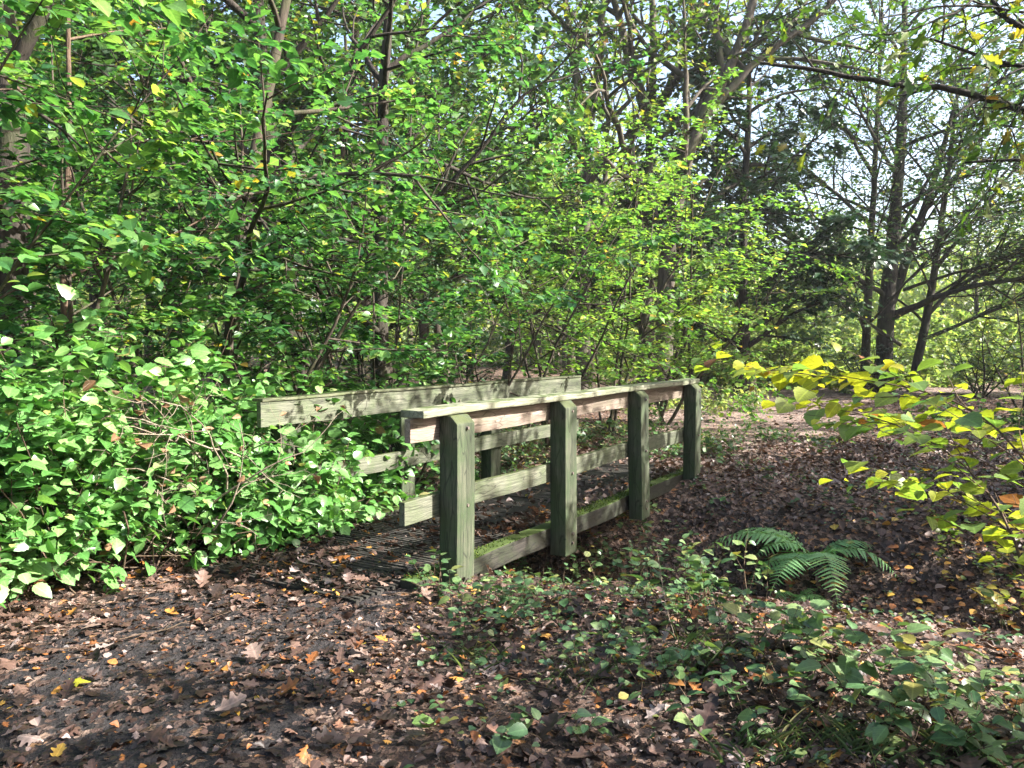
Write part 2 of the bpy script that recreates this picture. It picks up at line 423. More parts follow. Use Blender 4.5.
def gz(X, Y):
    X = np.asarray(X, float); Y = np.asarray(Y, float)
    s, c = local(X, Y)
    s2 = s + .25 * np.sin(c * .7 + 1) + .10 * (np.minimum(c, 0) + 1)
    fade = np.exp(-np.maximum(np.abs(c) - 9, 0) ** 2 / 20)
    z = -1.08 * np.exp(-((s2 - 3.25) / 1.35) ** 2) * fade
    z = z + .035 * np.sin(X * 2.1 + 1.3 * np.sin(Y * 1.1)) * np.sin(Y * 1.7 + .6) + .015 * np.sin(X * 5.3 + 2) * np.sin(Y * 4.7)
    far = np.clip((np.hypot(X, Y) - 14) / 30, 0, 1)
    z = z + far * (.25 * np.sin(X * .17 + 1) * np.sin(Y * .13) - .05)
    # the ground lifts gently behind the left of the bridge
    z = z + .25 * np.clip((-X - 3.5) / 5, 0, 1) * np.clip((Y - 5) / 6, 0, 1)
    onb = np.clip(1 - np.maximum(np.abs(c) - .8, 0) / .3, 0, 1)
    # flat abutments at both bridge ends
    e = np.clip((s - .3) / .6, 0, 1) * np.clip((5.9 - s) / .6, 0, 1)
    z = np.where((np.abs(c) < 1.1), z * (1 - onb * (1 - e)) + onb * (1 - e) * -.03 , z)
    return z

def axis_grid(lo, hi, fine_lo, fine_hi, step, grow=1.12):
    a = list(np.arange(fine_lo, fine_hi + 1e-6, step))
    s = step; x = a[-1]
    while x < hi:
        s *= grow; x += s; a.append(x)
    s = step; x = a[0]; b = []
    while x > lo:
        s *= grow; x -= s; b.append(x)
    return np.array(b[::-1] + a)

def grid_mesh(name, X, Y, Z):
    ny, nx = X.shape
    V = np.stack([X, Y, Z], -1).reshape(-1, 3)
    i = (np.arange(ny - 1)[:, None] * nx + np.arange(nx - 1)[None, :])
    q = np.stack([i, i + 1, i + nx + 1, i + nx], -1).reshape(-1)
    nq = (ny - 1) * (nx - 1)
    return np_mesh(name, V, q, np.arange(nq) * 4, np.full(nq, 4), None, True)

xs = axis_grid(-260, 260, -8, 10, .09); ys = axis_grid(-60, 400, 0, 15, .09)
GX, GY = np.meshgrid(xs, ys)
def micro(X, Y):
    return .012 * np.sin(X * 17 + 3 * np.sin(Y * 9)) * np.sin(Y * 19 + 2 * np.sin(X * 7))
ground = mesh_obj('ground', grid_mesh('ground', GX, GY, gz(GX, GY) + micro(GX, GY)), M['soil'])
tag(ground, 'leaf strewn woodland floor dipping into a small gully under the footbridge', 'ground', kind='structure')

def ribbon(name, pts, widths, mat, lift, label, n=60, m=9):
    pts = np.array(pts, float); t = np.linspace(0, 1, len(pts)); tt = np.linspace(0, 1, n)
    # smooth Catmull-like interpolation through cubic resampling
    def interp(v):
        f = np.interp(tt, t, v)
        for _ in range(6):
            f[1:-1] = (f[:-2] + 2 * f[1:-1] + f[2:]) / 4
        return f
    x = interp(pts[:, 0]); y = interp(pts[:, 1]); w = interp(np.array(widths, float))
    dx = np.gradient(x); dy = np.gradient(y); l = np.hypot(dx, dy); nx = -dy / l; ny = dx / l
    wl = w * (1 + .14 * np.sin(np.arange(n) * .9) + .1 * rng.normal(size=n)); wr = w * (1 + .14 * np.cos(np.arange(n) * .7) + .1 * rng.normal(size=n))
    u = np.linspace(-1, 1, m)[None, :]
    off = np.where(u < 0, u * wl[:, None], u * wr[:, None])
    X = x[:, None] + nx[:, None] * off; Y = y[:, None] + ny[:, None] * off
    Z = gz(X, Y) + micro(X, Y) + lift - .02 * (np.abs(u) > .99)
    o = mesh_obj(name, grid_mesh(name, X, Y, Z), mat)
    tag(o, label, 'path', kind='structure')
    return o
e0 = world(-.1, 0); e1 = world(6.5, 0)
ribbon('path', [(-3.5, -2), (-2.4, 1.2), (-1.75, 3.2), (-1.6, 4.4), e0], [1.2, 1.15, 1.0, .9, .8], M['path'], .012,
       'dark trodden earth path leading onto the footbridge', n=140, m=25)
ribbon('far_path', [e1, (3.4, 13), (5.2, 17.5), (7.4, 22), (10.5, 26), (20, 32)], [.8, 1.4, 2.2, 2.2, 1.8, 1.5], M['path_far'], .03,
       'leafy path curving away beyond the footbridge', n=140, m=15)
ribbon('crossing_path', [(-2, 31), (4, 28.5), (8, 28), (14, 26), (30, 20)], [1.3, 1.3, 1.3, 1.3, 1.3], M['path_far'], .05,
       'pale sunlit path crossing behind the bridge', n=120, m=11)

# ------------------------------------------------------------------ bridge
bridge = empty('footbridge', (BO[0], BO[1], 0), BA)
tag(bridge, 'weathered greenish timber footbridge with post and rail sides over the gully', 'footbridge')

def warp_box(name, x0, x1, y0, y1, z0, z1, mat, parent, seg=1, axis=0, bev=.008, jitter=.004, chamfer=None):
    bm = bmesh.new()
    bmesh.ops.create_cube(bm, size=1)
    sx, sy, sz = x1 - x0, y1 - y0, z1 - z0
    for v in bm.verts:
        v.co = Vector((v.co.x * sx, v.co.y * sy, v.co.z * sz))
    if chamfer:   # cut the outer top edge (side -y or +y)
        es = [e for e in bm.edges if all(v.co.z > 0 and v.co.y * chamfer[0] > 0 for v in e.verts)]
        bmesh.ops.bevel(bm, geom=es, offset=chamfer[1], segments=1, affect='EDGES')
    bmesh.ops.bevel(bm, geom=list(bm.edges), offset=bev, segments=2, affect='EDGES', profile=.6)
    if seg > 1:
        L = (sx, sy, sz)[axis]
        for k in range(1, seg):
            no = [0, 0, 0]; no[axis] = 1
            co = [0, 0, 0]; co[axis] = -L / 2 + L * k / seg
            bmesh.ops.bisect_plane(bm, geom=bm.verts[:] + bm.edges[:] + bm.faces[:], plane_co=co, plane_no=no)
    ph = random.uniform(0, 6.28)
    for v in bm.verts:
        t = v.co[axis]
        d = jitter * math.sin(t * 2.3 + ph) + jitter * .6 * math.sin(t * 5.1 + 2 * ph)
        for a in range(3):
            if a != axis:
                v.co[a] += d * (1 if a == 1 else .7)
    me = bpy.data.meshes.new(name); bm.to_mesh(me); bm.free()
    for p in me.polygons:
        p.use_smooth = False
    o = mesh_obj(name, me, mat, parent)
    o.location = ((x0 + x1) / 2, (y0 + y1) / 2, (z0 + z1) / 2)
    return o

# deck: planks with grooves in one mesh (a surface pattern)
bm = bmesh.new()
x = 0.0
while x < 6.3:
    w = .138
    dz = random.uniform(-.005, .005)
    # each plank has raised ribs
    ribs = 3
    for k in range(ribs):
        rw = w / ribs
        r = bmesh.ops.create_cube(bm, size=1)
        ry = random.uniform(-.01, .01)
        for v in r['verts']:
            top = v.co.z > 0
            v.co = Vector((x + rw * (k + .5) + v.co.x * rw * (.62 if top else .98), v.co.y * 1.43 + ry, -.025 + v.co.z * .05 + dz))
    x += w + .010
me = bpy.data.meshes.new('deck'); bm.to_mesh(me); bm.free()
mesh_obj('deck', me, M['deckw'], bridge)
for side in (-1, 1):
    y0, y1 = (-.87, -.725) if side < 0 else (.725, .87)
    warp_box('beam', .42, 6.32, y0, y1, -.125, .032, M['beam'], bridge, 24, 0, .012, .006)
    for xx in ((.77, 2.33, 3.98, 5.64) if side < 0 else (.97, 2.48, 4.08, 5.75)):
        ya, yb = (-1.025, -.873) if side < 0 else (.873, 1.015)
        lean = random.uniform(-.012, .012)
        p = warp_box('post', xx - .105, xx + .105, ya, yb, -.20, 1.117, M['post'], bridge, 10, 2, .012, .005, chamfer=(side, .055))
        p.rotation_euler = (lean, random.uniform(-.008, .008), 0)
        # bolt heads through the post
        for zz in (-.10, -.02, .50, 1.03):
            bmb = bmesh.new()
            rr = bmesh.ops.create_cone(bmb, cap_ends=True, segments=8, radius1=.014, radius2=.011, depth=.016)
            for v in rr['verts']:
                v.co = Vector((v.co.x + .01, v.co.z * side + side * (abs(yb - ya) / 2 + .006), v.co.y + zz - .4585))
            mb = bpy.data.meshes.new('bolt'); bmb.to_mesh(mb); bmb.free()
            mesh_obj('bolt', mb, M['steel'], p)
    if side < 0:
        warp_box('top_board', .37, 5.86, -.868, -.818, .955, 1.112, M['rail_red'], bridge, 16, 0, .006, .004)
        warp_box('lower_rail', .30, 5.80, -.870, -.822, .43, .585, M['rail'], bridge, 16, 0, .006, .005)
        warp_box('handrail', .39, 5.88, -.960, -.765, 1.121, 1.172, M['cap'], bridge, 16, 0, .010, .004)
    else:
        warp_box('top_board', .60, 6.15, .818, .868, .945, 1.145, M['rail'], bridge, 16, 0, .006, .004)
        warp_box('lower_rail', .62, 6.1, .822, .870, .40, .56, M['rail'], bridge, 16, 0, .006, .005)
        warp_box('handrail', .61, 6.14, .806, .93, 1.147, 1.172, M['capmoss'], bridge, 16, 0, .008, .004)
# moss tufts on the right edge beam
nm = 3000
mx = rng.uniform(.45, 6.2, nm); my = rng.uniform(-.875, -.72, nm)
keep = (np.sin(mx * 2.2) + .6 * np.sin(mx * 7 + my * 20) + rng.normal(size=nm) * .35 + .45 * (mx > 2.6)) > -.05
mx, my = mx[keep], my[keep]; nm = len(mx)
P = np.stack([mx, my, np.full(nm, .033)], -1)
D = np.stack([rng.normal(size=nm) * .7, rng.normal(size=nm) * .7 - .15, np.abs(rng.normal(size=nm)) * .7 + .35], -1)
mesh_obj('moss', join_leaves('moss', [leaf_arrays(P, D, rng.normal(size=(nm, 3)), rng.uniform(.010, .026, nm), .5, rng.random(nm), T_RHOMB)]), M['moss'], bridge)['kind'] = 'stuff'

# ------------------------------------------------------------------ trees
def lv(seg=.3, jit=.08, up=.0, kids=2.0, t0=.3, ang=55, ratio=.6, rr=.55, flat=0.0, taper=.75, kmin=0):
    return dict(seg=seg, jit=jit, up=up, kids=kids, t0=t0, ang=ang, ratio=ratio, rr=rr, flat=flat, taper=taper, kmin=kmin)

class Skel:
    def __init__(s):
        s.tubes = []; s.twigs = []

def grow(T, p, d, L, r, lev, levels, rg, path=None):
    c = levels[lev]
    if path is None:
        n = max(3, int(L / c['seg']) + 1)
        pts = [np.array(p, float)]
        d = np.array(d, float); d /= np.linalg.norm(d)
        for i in range(n):
            d = d + rg.normal(0, c['jit'], 3); d[2] += c['up'] * (L / n)
            d /= np.linalg.norm(d)
            pts.append(pts[-1] + d * L / n)
        pts = np.array(pts)
    else:
        pts = np.array(path, float)
        # resample with slight wobble
        seg = np.linalg.norm(np.diff(pts, axis=0), axis=1); cum = np.concatenate([[0], np.cumsum(seg)])
        L = cum[-1]; n = max(4, int(L / c['seg']))
        q = np.linspace(0, L, n + 1)
        pts = np.stack([np.interp(q, cum, pts[:, k]) for k in range(3)], -1)
        for _ in range(2):
            pts[1:-1] = (pts[:-2] + 2 * pts[1:-1] + pts[2:]) / 4
        pts[1:-1] += rg.normal(0, c['jit'] * L / n * .35, (n - 1, 3))
    n = len(pts) - 1
    tt = np.linspace(0, 1, n + 1)
    rad = r * (1 - c['taper'] * tt)
    sides = 10 if r > .09 else (6 if r > .03 else (4 if r > .008 else 3))
    T.tubes.append((pts, np.maximum(rad, .0012), sides))
    if lev + 1 < len(levels):
        k = max(c['kmin'], int(c['kids'] * L * (1 - c['t0']) + rg.random()))
        az = rg.uniform(0, 6.28)
        for j in range(k):
            t = c['t0'] + (1 - c['t0']) * (j + rg.random()) / k
            t = min(t, .98)
            i = min(int(t * n), n - 1)
            q = pts[i] + (pts[i + 1] - pts[i]) * (t * n - i)
            tg = unit(pts[i + 1] - pts[i])
            az += 2.4 + rg.normal(0, .4)
            ref = np.array([0, 0, 1.0]) if abs(tg[2]) < .9 else np.array([1.0, 0, 0])
            a = unit(np.cross(tg, ref)); b = np.cross(a, tg)
            pr = a * math.cos(az) + b * math.sin(az)
            if c['flat'] > 0:
                pf = a * (1 if j % 2 else -1)
                pr = unit(pr * (1 - c['flat']) + pf * c['flat'])
            an = R(c['ang'] + rg.normal(0, 9))
            dd = tg * math.cos(an) + pr * math.sin(an)
            ll = L * c['ratio'] * (1.15 - .6 * t) * rg.uniform(.7, 1.2)
            rc = max(min(rad[i] * .8, r * c['rr'] * (1.1 - .5 * t)), .0015)
            grow(T, q, dd, ll, rc, lev + 1, levels, rg)
    if lev >= len(levels) - 1:
        T.twigs.append(pts)
    elif lev == len(levels) - 2:
        T.twigs.append(pts[len(pts) // 2:])

def leaves_on(T, per_m, size, width, templ, rg, up=1.0, spread=.03, hang=.25, rbias=0.0, jit=.5, sizevar=.42, rmax=1.0, keep=None, gaps=0):
    Ps, Ds, Ns = [], [], []
    for pts in T.twigs:
        seg = pts[1:] - pts[:-1]
        ln = np.linalg.norm(seg, axis=1); tot = ln.sum()
        n = int(tot * per_m + rg.random())
        if n == 0:
            continue
        t = (np.arange(n) + rg.random(n)) / n * .98 + .02
        cum = np.concatenate([[0], np.cumsum(ln)]) / max(tot, 1e-6)
        i = np.clip(np.searchsorted(cum, t) - 1, 0, len(seg) - 1)
        f = ((t - cum[i]) / np.maximum(cum[i + 1] - cum[i], 1e-6))[:, None]
        P = pts[i] + seg[i] * f
        tg = unit(seg[i])
        side = unit(np.cross(tg, np.array([0, 0, 1.0])) + 1e-4)
        sg = np.where(np.arange(n) % 2 == 0, 1., -1.)[:, None]
        D = tg * .55 + side * sg * .8 + rg.normal(0, jit * .5, (n, 3)); D[:, 2] -= hang
        Ps.append(P + rg.normal(0, spread, (n, 3))); Ds.append(D)
        nn = rg.normal(0, jit, (n, 3)); nn[:, 2] += up
        Ns.append(nn)
    P = np.concatenate(Ps); D = np.concatenate(Ds); Nn = np.concatenate(Ns)
    if gaps:
        g = np.sin(P[:, 0] * 2.1 + 1.3 * np.sin(P[:, 1] * 1.7)) * np.sin(P[:, 2] * 2.6 + 1.1 * np.sin(P[:, 0] * 1.3)) + .5 * np.sin(P[:, 1] * 2.4 + P[:, 2] * 1.1)
        k = g + rg.normal(0, .18, len(P)) > -gaps
        P, D, Nn = P[k], D[k], Nn[k]
    if keep is not None:
        k = keep(P)
        P, D, Nn = P[k], D[k], Nn[k]
    n = len(P)
    # leaf colour varies by clump of growth and by leaf
    cl = .5 + .5 * np.sin(P[:, 0] * 2.3 + 1.7 * np.sin(P[:, 2] * 1.9)) * np.sin(P[:, 1] * 2.1 + P[:, 2] * 1.3)
    rnd = np.clip(.52 * rg.random(n) + .42 * cl + rbias, 0, rmax)
    rnd = np.where(rnd > .9, rnd - .25 * rg.random(n), rnd)
    sp = rg.random(n) < .02
    rnd[sp] = rg.uniform(.9, 1, sp.sum()) * rmax
    L = size * (1 + sizevar * rg.normal(size=n)).clip(.4, 1.8)
    return leaf_arrays(P, D, Nn, L, width, rnd, templ)

def plant(name, label, cat, loc, T, chunks, bark, leaf, group=None, rz=0, wood_name='trunk', leaf_name='crown'):
    e = empty(name, loc, rz)
    tag(e, label, cat, group)
    if T.tubes:
        mesh_obj(wood_name, tube_mesh(wood_name, T.tubes), bark, e)
    if chunks:
        mesh_obj(leaf_name, join_leaves(leaf_name, chunks), leaf, e)
    return e

NT = [0]
# keep clear the walking space and the bridge
def clear_bridge(off):
    def f(P):
        X = P[:, 0] + off[0]; Y = P[:, 1] + off[1]; Z = P[:, 2] + off[2]
        s, c = local(X, Y)
        inside = (s > -1.5) & (s < 6.6) & (c > -1.4) & (c < .80) & (Z < 2.0)
        return ~inside
    return f

def understorey(name, label, x, y, seed, h, leaf, size, stems=4, per_m=17, spread_deg=28, width=.75, templ=T_RHOMB, rbias=0.0, bark='bark', group=None, cat='tree', dirs=None, r=.03, lean=(0, 0), low=.16):
    """hazel or hornbeam: several thin stems, arching, flat sprays of leaves"""
    rg = np.random.default_rng(seed)
    T = Skel()
    levels = [lv(.35, .07, .02, 3.0, low, 62, .42, .45, 0, .8, 8), lv(.2, .08, -.06, 4.6, .12, 48, .42, .5, .85, .8, 4), lv(.12, .08, -.10, 5, .1, 45, .5, .5, .9, .8)]
    starts = []
    for k in range(stems):
        starts.append(len(T.tubes))
        if dirs:
            d = dirs[k % len(dirs)]
        else:
            a = rg.uniform(0, 6.28); b = R(rg.uniform(.15, 1) * spread_deg)
            d = (math.cos(a) * math.sin(b) + lean[0], math.sin(a) * math.sin(b) + lean[1], math.cos(b))
        p = np.array([rg.normal(0, .12), rg.normal(0, .12), -.1])
        grow(T, p, d, h * rg.uniform(.75, 1.1), r * rg.uniform(.7, 1.3), 0, levels, rg)
    z = float(gz(x, y))
    ch = [leaves_on(T, per_m, size, width, templ, rg, up=1.1, spread=.02, hang=.2, jit=.38, rbias=rbias, gaps=.75, keep=clear_bridge((x, y, z)))]
    tubes = T.tubes; T.tubes = []
    e = plant(name, label, cat, (x, y, z), T, ch, M[bark], M[leaf], group, leaf_name='crown')
    for k, i0 in enumerate(starts):
        mesh_obj('stem', tube_mesh('stem', tubes[i0:(starts + [len(tubes)])[k + 1]]), M[bark], e)
    return e

def woodland_tree(name, label, x, y, seed, h, r, leaf, size, per_m=9, t0=.25, ang=60, ratio=.4, kids=1.6, width=.7, templ=T_RHOMB, bark='bark', lean=(0, 0), rbias=0.0, group=None, up1=.0, path=None, kmin=10, kids1=2.0, kids2=3.0, jit1=.1, place=True):
    rg = np.random.default_rng(seed)
    T = Skel()
    levels = [lv(.5, .03, .02, kids, t0, ang, ratio, .42, 0, .8, kmin), lv(.35, jit1, up1, kids1, .18, 45, .5, .5, .35, .85, 4), lv(.25, .1, 0, kids2, .1, 45, .45, .5, .6, .8, 3), lv(.15, .1, -.02, 3, .1, 40, .5, .5, .6, .8)]
    if path is not None:
        grow(T, None, None, 0, r, 0, levels, rg, path=path)
    else:
        grow(T, (0, 0, -.15), (lean[0], lean[1], 1), h, r, 0, levels, rg)
    # root flare
    pts, rad, k = T.tubes[0]
    rad = rad.copy(); rad[0] *= 1.45
    if len(rad) > 1: rad[1] *= 1.12
    T.tubes[0] = (pts, rad, 12)
    z = float(gz(x, y)) if place else 0
    ch = [leaves_on(T, per_m, size, width, templ, rg, up=.9, spread=size * .5, hang=.2, rbias=rbias, gaps=.85, keep=clear_bridge((x, y, z)))]
    return plant(name, label, 'tree', (x, y, z), T, ch, M[bark], M[leaf], group)

# --- near left trunks with crowns overhead
woodland_tree('tree', 'dark ragged trunk at the left edge of the photo behind the bramble', -4.55, 7.0, 11, 9, .19, 'hazel', .078, per_m=34, t0=.3, kids=1.7, bark='bark_dark', lean=(.03, .0))
woodland_tree('tree', 'slim pale brown trunk just right of the dark ragged trunk at the left edge', -4.15, 7.2, 12, 6.5, .045, 'hazel', .075, per_m=34, t0=.3, kids=1.4, bark='twig')
woodland_tree('tree', 'reddish brown trunk rising behind the tangle of dead stems', -3.2, 8.5, 13, 8.5, .10, 'hazel', .078, per_m=34, t0=.25, kids=1.8, bark='bark')
woodland_tree('tree', 'thick dark trunk directly behind the near end of the left railing', -2.65, 10.0, 14, 10, .17, 'hazel', .078, per_m=33, t0=.22, kids=1.8, bark='bark_dark')
woodland_tree('tree', 'dark trunk behind the middle of the left railing', -1.65, 10.6, 15, 10, .125, 'hazel', .078, per_m=33, t0=.2, kids=1.8, bark='bark_dark')
# --- understorey of hazel
understorey('hazel_shrub', 'broad leafy hazel arching over the bramble at left', -3.9, 6.6, 21, 4.4, 'hazel', .074, 5, dirs=[(.25, -.2, 1), (.1, -.45, 1), (-.3, -.1, 1), (.5, -.1, 1), (.0, .2, 1)], per_m=46, templ=T_OVAL)
understorey('hazel_shrub', 'tall hazel in front of the thick dark trunk behind the left railing', -2.7, 8.0, 22, 5.0, 'hazel', .074, 5, dirs=[(.3, -.1, 1), (.1, -.3, 1), (-.3, -.2, 1), (.55, -.1, 1), (.1, .2, 1)], low=.36, per_m=46, templ=T_OVAL)
understorey('hazel_shrub', 'leafy hazel whose branches reach over the left handrail', -1.6, 9.3, 23, 5.2, 'hazel', .074, 5, dirs=[(.35, -.2, 1), (.1, -.3, 1), (-.2, -.2, 1), (.65, -.2, 1), (.1, .2, 1)], low=.36, per_m=46, templ=T_OVAL)
understorey('hazel_shrub', 'slender dark stemmed hazel behind the far half of the left railing', .35, 11.6, 24, 4.6, 'lime', .078, 4, dirs=[(.03, -.1, 1), (.28, -.1, 1), (-.2, -.1, 1), (.1, .1, 1)], low=.28, per_m=34, rbias=-.1)
understorey('hornbeam_sapling', 'yellow green sapling behind the far end of the left railing', 1.55, 13.2, 25, 5.6, 'lime', .078, 4, dirs=[(.2, -.1, 1), (.0, -.1, 1), (-.25, -.1, 1), (.4, -.1, 1)], per_m=36, rbias=.08)
understorey('hornbeam_sapling', 'pale green sapling spreading toward the path past the bridge end', 3.0, 15.5, 26, 5.4, 'lime', .078, 4, dirs=[(.25, -.1, 1), (-.1, -.1, 1), (-.3, 0, 1), (.5, -.1, 1)], per_m=36, rbias=.0)
understorey('hazel_shrub', 'shaded hazel deep behind the bramble at left', -5.6, 9.0, 27, 4.6, 'hazel', .085, 5, per_m=34, rbias=-.1)
understorey('hazel_shrub', 'shaded hazel between the two dark trunks behind the left railing', -3.9, 11.5, 28, 5.5, 'hazel', .085, 5, per_m=24)
understorey('hazel_shrub', 'hazel whose lit boughs overhang the picture from the upper left', -5.0, 5.0, 29, 5.2, 'hazel', .082, 4, dirs=[(.62, .02, 1), (.45, -.08, 1), (.85, .15, 1), (.3, -.15, 1)], low=.5, per_m=34, templ=T_TOOTH, rbias=.1)
# --- holly and dark undergrowth behind bridge
understorey('holly_bush', 'dark glossy holly standing behind the middle of the left railing', -.75, 12.2, 31, 2.4, 'holly', .06, 7, per_m=30, spread_deg=30, bark='bark_dark', cat='bush')
understorey('holly_bush', 'tall dark holly right behind the two trunks at the left railing', -2.1, 11.6, 33, 3.6, 'holly', .065, 7, per_m=34, spread_deg=22, bark='bark_dark', cat='bush')
understorey('holly_bush', 'dark holly between the reddish trunk and the thick dark trunk', -3.3, 10.0, 34, 3.2, 'holly', .065, 7, per_m=34, spread_deg=24, bark='bark_dark', cat='bush')
understorey('holly_bush', 'dark holly in the shade behind the thick dark trunk', -4.2, 13.0, 32, 2.8, 'holly', .06, 6, per_m=26, spread_deg=35, bark='bark_dark', cat='bush')
# --- mid distance trees with visible limbs
def oak_limbs(x, y, seed, h, r, label, paths, leaf='oak', size=.13, per_m=18):
    rg = np.random.default_rng(seed)
    T = Skel()
    levels = [lv(.6, .05, .02, .9, .25, 50, .45, .5, .1, .72, 4), lv(.45, .16, .03, 1.5, .2, 45, .5, .55, .2, .8, 4), lv(.3, .14, .0, 2.4, .1, 45, .5, .5, .4, .8, 3), lv(.2, .12, 0, 3, .1, 40, .5, .5, .5, .8)]
    for i, (pth, rr) in enumerate(paths):
        grow(T, None, None, 0, rr, 0 if i == 0 else 1, levels, rg, path=pth)
    pts, rad, k = T.tubes[0]
    rad = rad.copy(); rad[0] *= 1.4; T.tubes[0] = (pts, rad, 12)
    z = float(gz(x, y))
    ch = [leaves_on(T, per_m, size, .65, T_RHOMB, rg, up=.8, spread=.06, hang=.2)]
    return plant('oak_tree', label, 'tree', (x, y, z), T, ch, M['bark_oak'], M[leaf])
oak_limbs(1.9, 21.5, 41, 13, .22, 'grey forked oak rising behind the yellow green sapling',
          [([(0, 0, -.2), (.05, 0, 4), (.15, 0, 7.6)], .24), ([(.15, 0, 7.5), (-.3, .2, 9.2), (-.6, 0, 12)], .15), ([(.15, 0, 7.5), (.5, 0, 9.4), (.6, .3, 13)], .15), ([(.1, 0, 6.4), (-1.2, -.4, 8.5), (-2.4, -.6, 10.5)], .09), ([(.12, 0, 7), (1.4, -.5, 8.2), (2.6, -.6, 10)], .08)])
oak_limbs(3.7, 21.8, 42, 13, .24, 'vase shaped oak with three pale limbs in the middle of the treetops',
          [([(0, 0, -.2), (.0, 0, 4), (0.05, 0, 7.8)], .26), ([(0.05, 0, 7.6), (-.6, .2, 9.6), (-1.4, 0, 13)], .17), ([(.05, 0, 7.7), (.15, 0, 9.8), (.0, .3, 13)], .16), ([(.05, 0, 7.6), (.9, 0, 9.2), (2.0, .3, 12.5)], .15), ([(.02, 0, 7), (1.6, -.5, 8.0), (3.6, -.8, 11)], .1)])
oak_limbs(3.9, 20.5, 43, 13, .22, 'oak whose dark limb leans right beneath the treetops',
          [([(0, 0, -.2), (.1, 0, 4), (.7, 0, 7.0), (1.7, 0, 8.7), (2.3, 0, 10.4), (2.6, 0, 13)], .25), ([(.9, 0, 7.3), (2.4, 0, 8.9), (4.0, -.2, 10), (5.6, -.3, 11.8)], .13), ([(1.5, 0, 8.4), (1.3, .2, 10), (1.6, .2, 12.5)], .1)])

# --- the big spreading many-stemmed tree on the right
def spreading_tree():
    rg = np.random.default_rng(51)
    T = Skel()
    x, y = 12.25, 26.0
    stem = [lv(.6, .03, .01, 1.35, .16, 54, .5, .30, 0, .8, 12), lv(.5, .09, -.01, 2.4, .2, 38, .45, .5, .5, .86, 8), lv(.35, .10, .0, 2.6, .1, 40, .5, .5, .6, .8, 3), lv(.2, .1, 0, 2.6, .1, 40, .5, .5, .6, .8)]
    # stems
    grow(T, None, None, 0, .30, 0, stem, rg, path=[(0, 0, -.2), (.05, 0, 1.5), (.1, 0, 3.2), (.35, .1, 6), (.5, .1, 9), (.45, .1, 14)])
    grow(T, None, None, 0, .15, 0, stem, rg, path=[(-.75, -.3, -.2), (-.7, -.3, 2.5), (-.55, -.2, 6), (-.4, -.1, 10), (-.3, 0, 14)])
    grow(T, None, None, 0, .15, 0, stem, rg, path=[(.75, -.3, -.2), (1.1, -.3, 1.6), (1.5, -.2, 3.8), (1.9, -.1, 7), (2.4, 0, 12)])
    grow(T, None, None, 0, .17, 0, stem, rg, path=[(.1, 0, 2.6), (.8, .1, 4.6), (1.6, .1, 7), (2.6, .2, 11)])
    # long limbs sweeping out
    limbs = [([(.4, -.3, 1.6), (-1.6, -1.4, 2.6), (-3.8, -2.4, 3.6), (-6.2, -3.0, 4.6)], .06), ([(-.4, .1, 4.4), (-2.4, .2, 5.9), (-4.6, .2, 7.4), (-7.0, .2, 8.2)], 0.053),
             ([(.6, 0, 3.4), (2.6, -1.6, 4.2), (4.6, -2.4, 4.8), (6.4, -3, 4.9)], .06), ([(-.6, -.2, 3.2), (-2.0, -.6, 4.2), (-4.2, -1.0, 5.6), (-6.4, -1.2, 6.6)], 0.083),
             ([(-.6, -.2, 2.2), (-1.8, -.6, 3.0), (-3.6, -1.0, 4.0), (-5.6, -1.2, 4.4)], 0.068),
             ([(-.5, -.2, 5.4), (-1.8, .3, 6.8), (-3.6, .5, 8.4), (-5.2, .6, 9.5)], 0.075),
             ([(-.5, -.2, 7.0), (-1.6, -.3, 8.6), (-2.6, -.4, 10.5), (-3.6, -.4, 12.5)], 0.068),
             ([(1.2, -.3, 1.8), (2.4, -.7, 2.4), (4.2, -1.0, 3.2), (6.4, -1.2, 4.3)], 0.075),
             ([(1.3, -.3, 2.6), (2.8, .4, 3.9), (4.6, .6, 5.2), (7.2, .6, 6.0)], 0.075),
             ([(.2, 0, 2.4), (1.8, -.8, 3.3), (3.4, -1.2, 4.6), (5.4, -1.6, 5.4)], 0.068),
             ([(1.5, -.2, 4.0), (2.6, -.3, 5.6), (4.0, -.4, 7.4), (6.0, -.4, 8.8)], 0.075),
             ([(.3, .1, 5.0), (1.6, .4, 7.2), (3.0, .5, 9.2), (4.6, .6, 11)], 0.075),
             ([(1.8, -.1, 6.4), (2.8, -.1, 8.2), (4.4, -.2, 9.8), (6.2, -.2, 11)], 0.060),
             ([(-.7, -.3, 1.8), (-1.4, -.7, 3.2), (-2.6, -1.4, 4.8), (-3.8, -2.0, 6.8)], 0.053)]
    for pth, rr in limbs:
        grow(T, None, None, 0, rr, 1, stem, rg, path=pth)
    pts, rad, k = T.tubes[0]
    rad = rad.copy(); rad[0] *= 1.5; rad[1] *= 1.2; T.tubes[0] = (pts, rad, 14)
    ch = [leaves_on(T, 13, .12, .65, T_RHOMB, rg, up=.9, spread=.08, hang=.2)]
    return plant('spreading_tree', 'wide spreading tree with several dark stems and sweeping limbs beside the far path', 'tree', (x, y, float(gz(x, y))), T, ch, M['bark_far'], M['mid'])
spreading_tree()

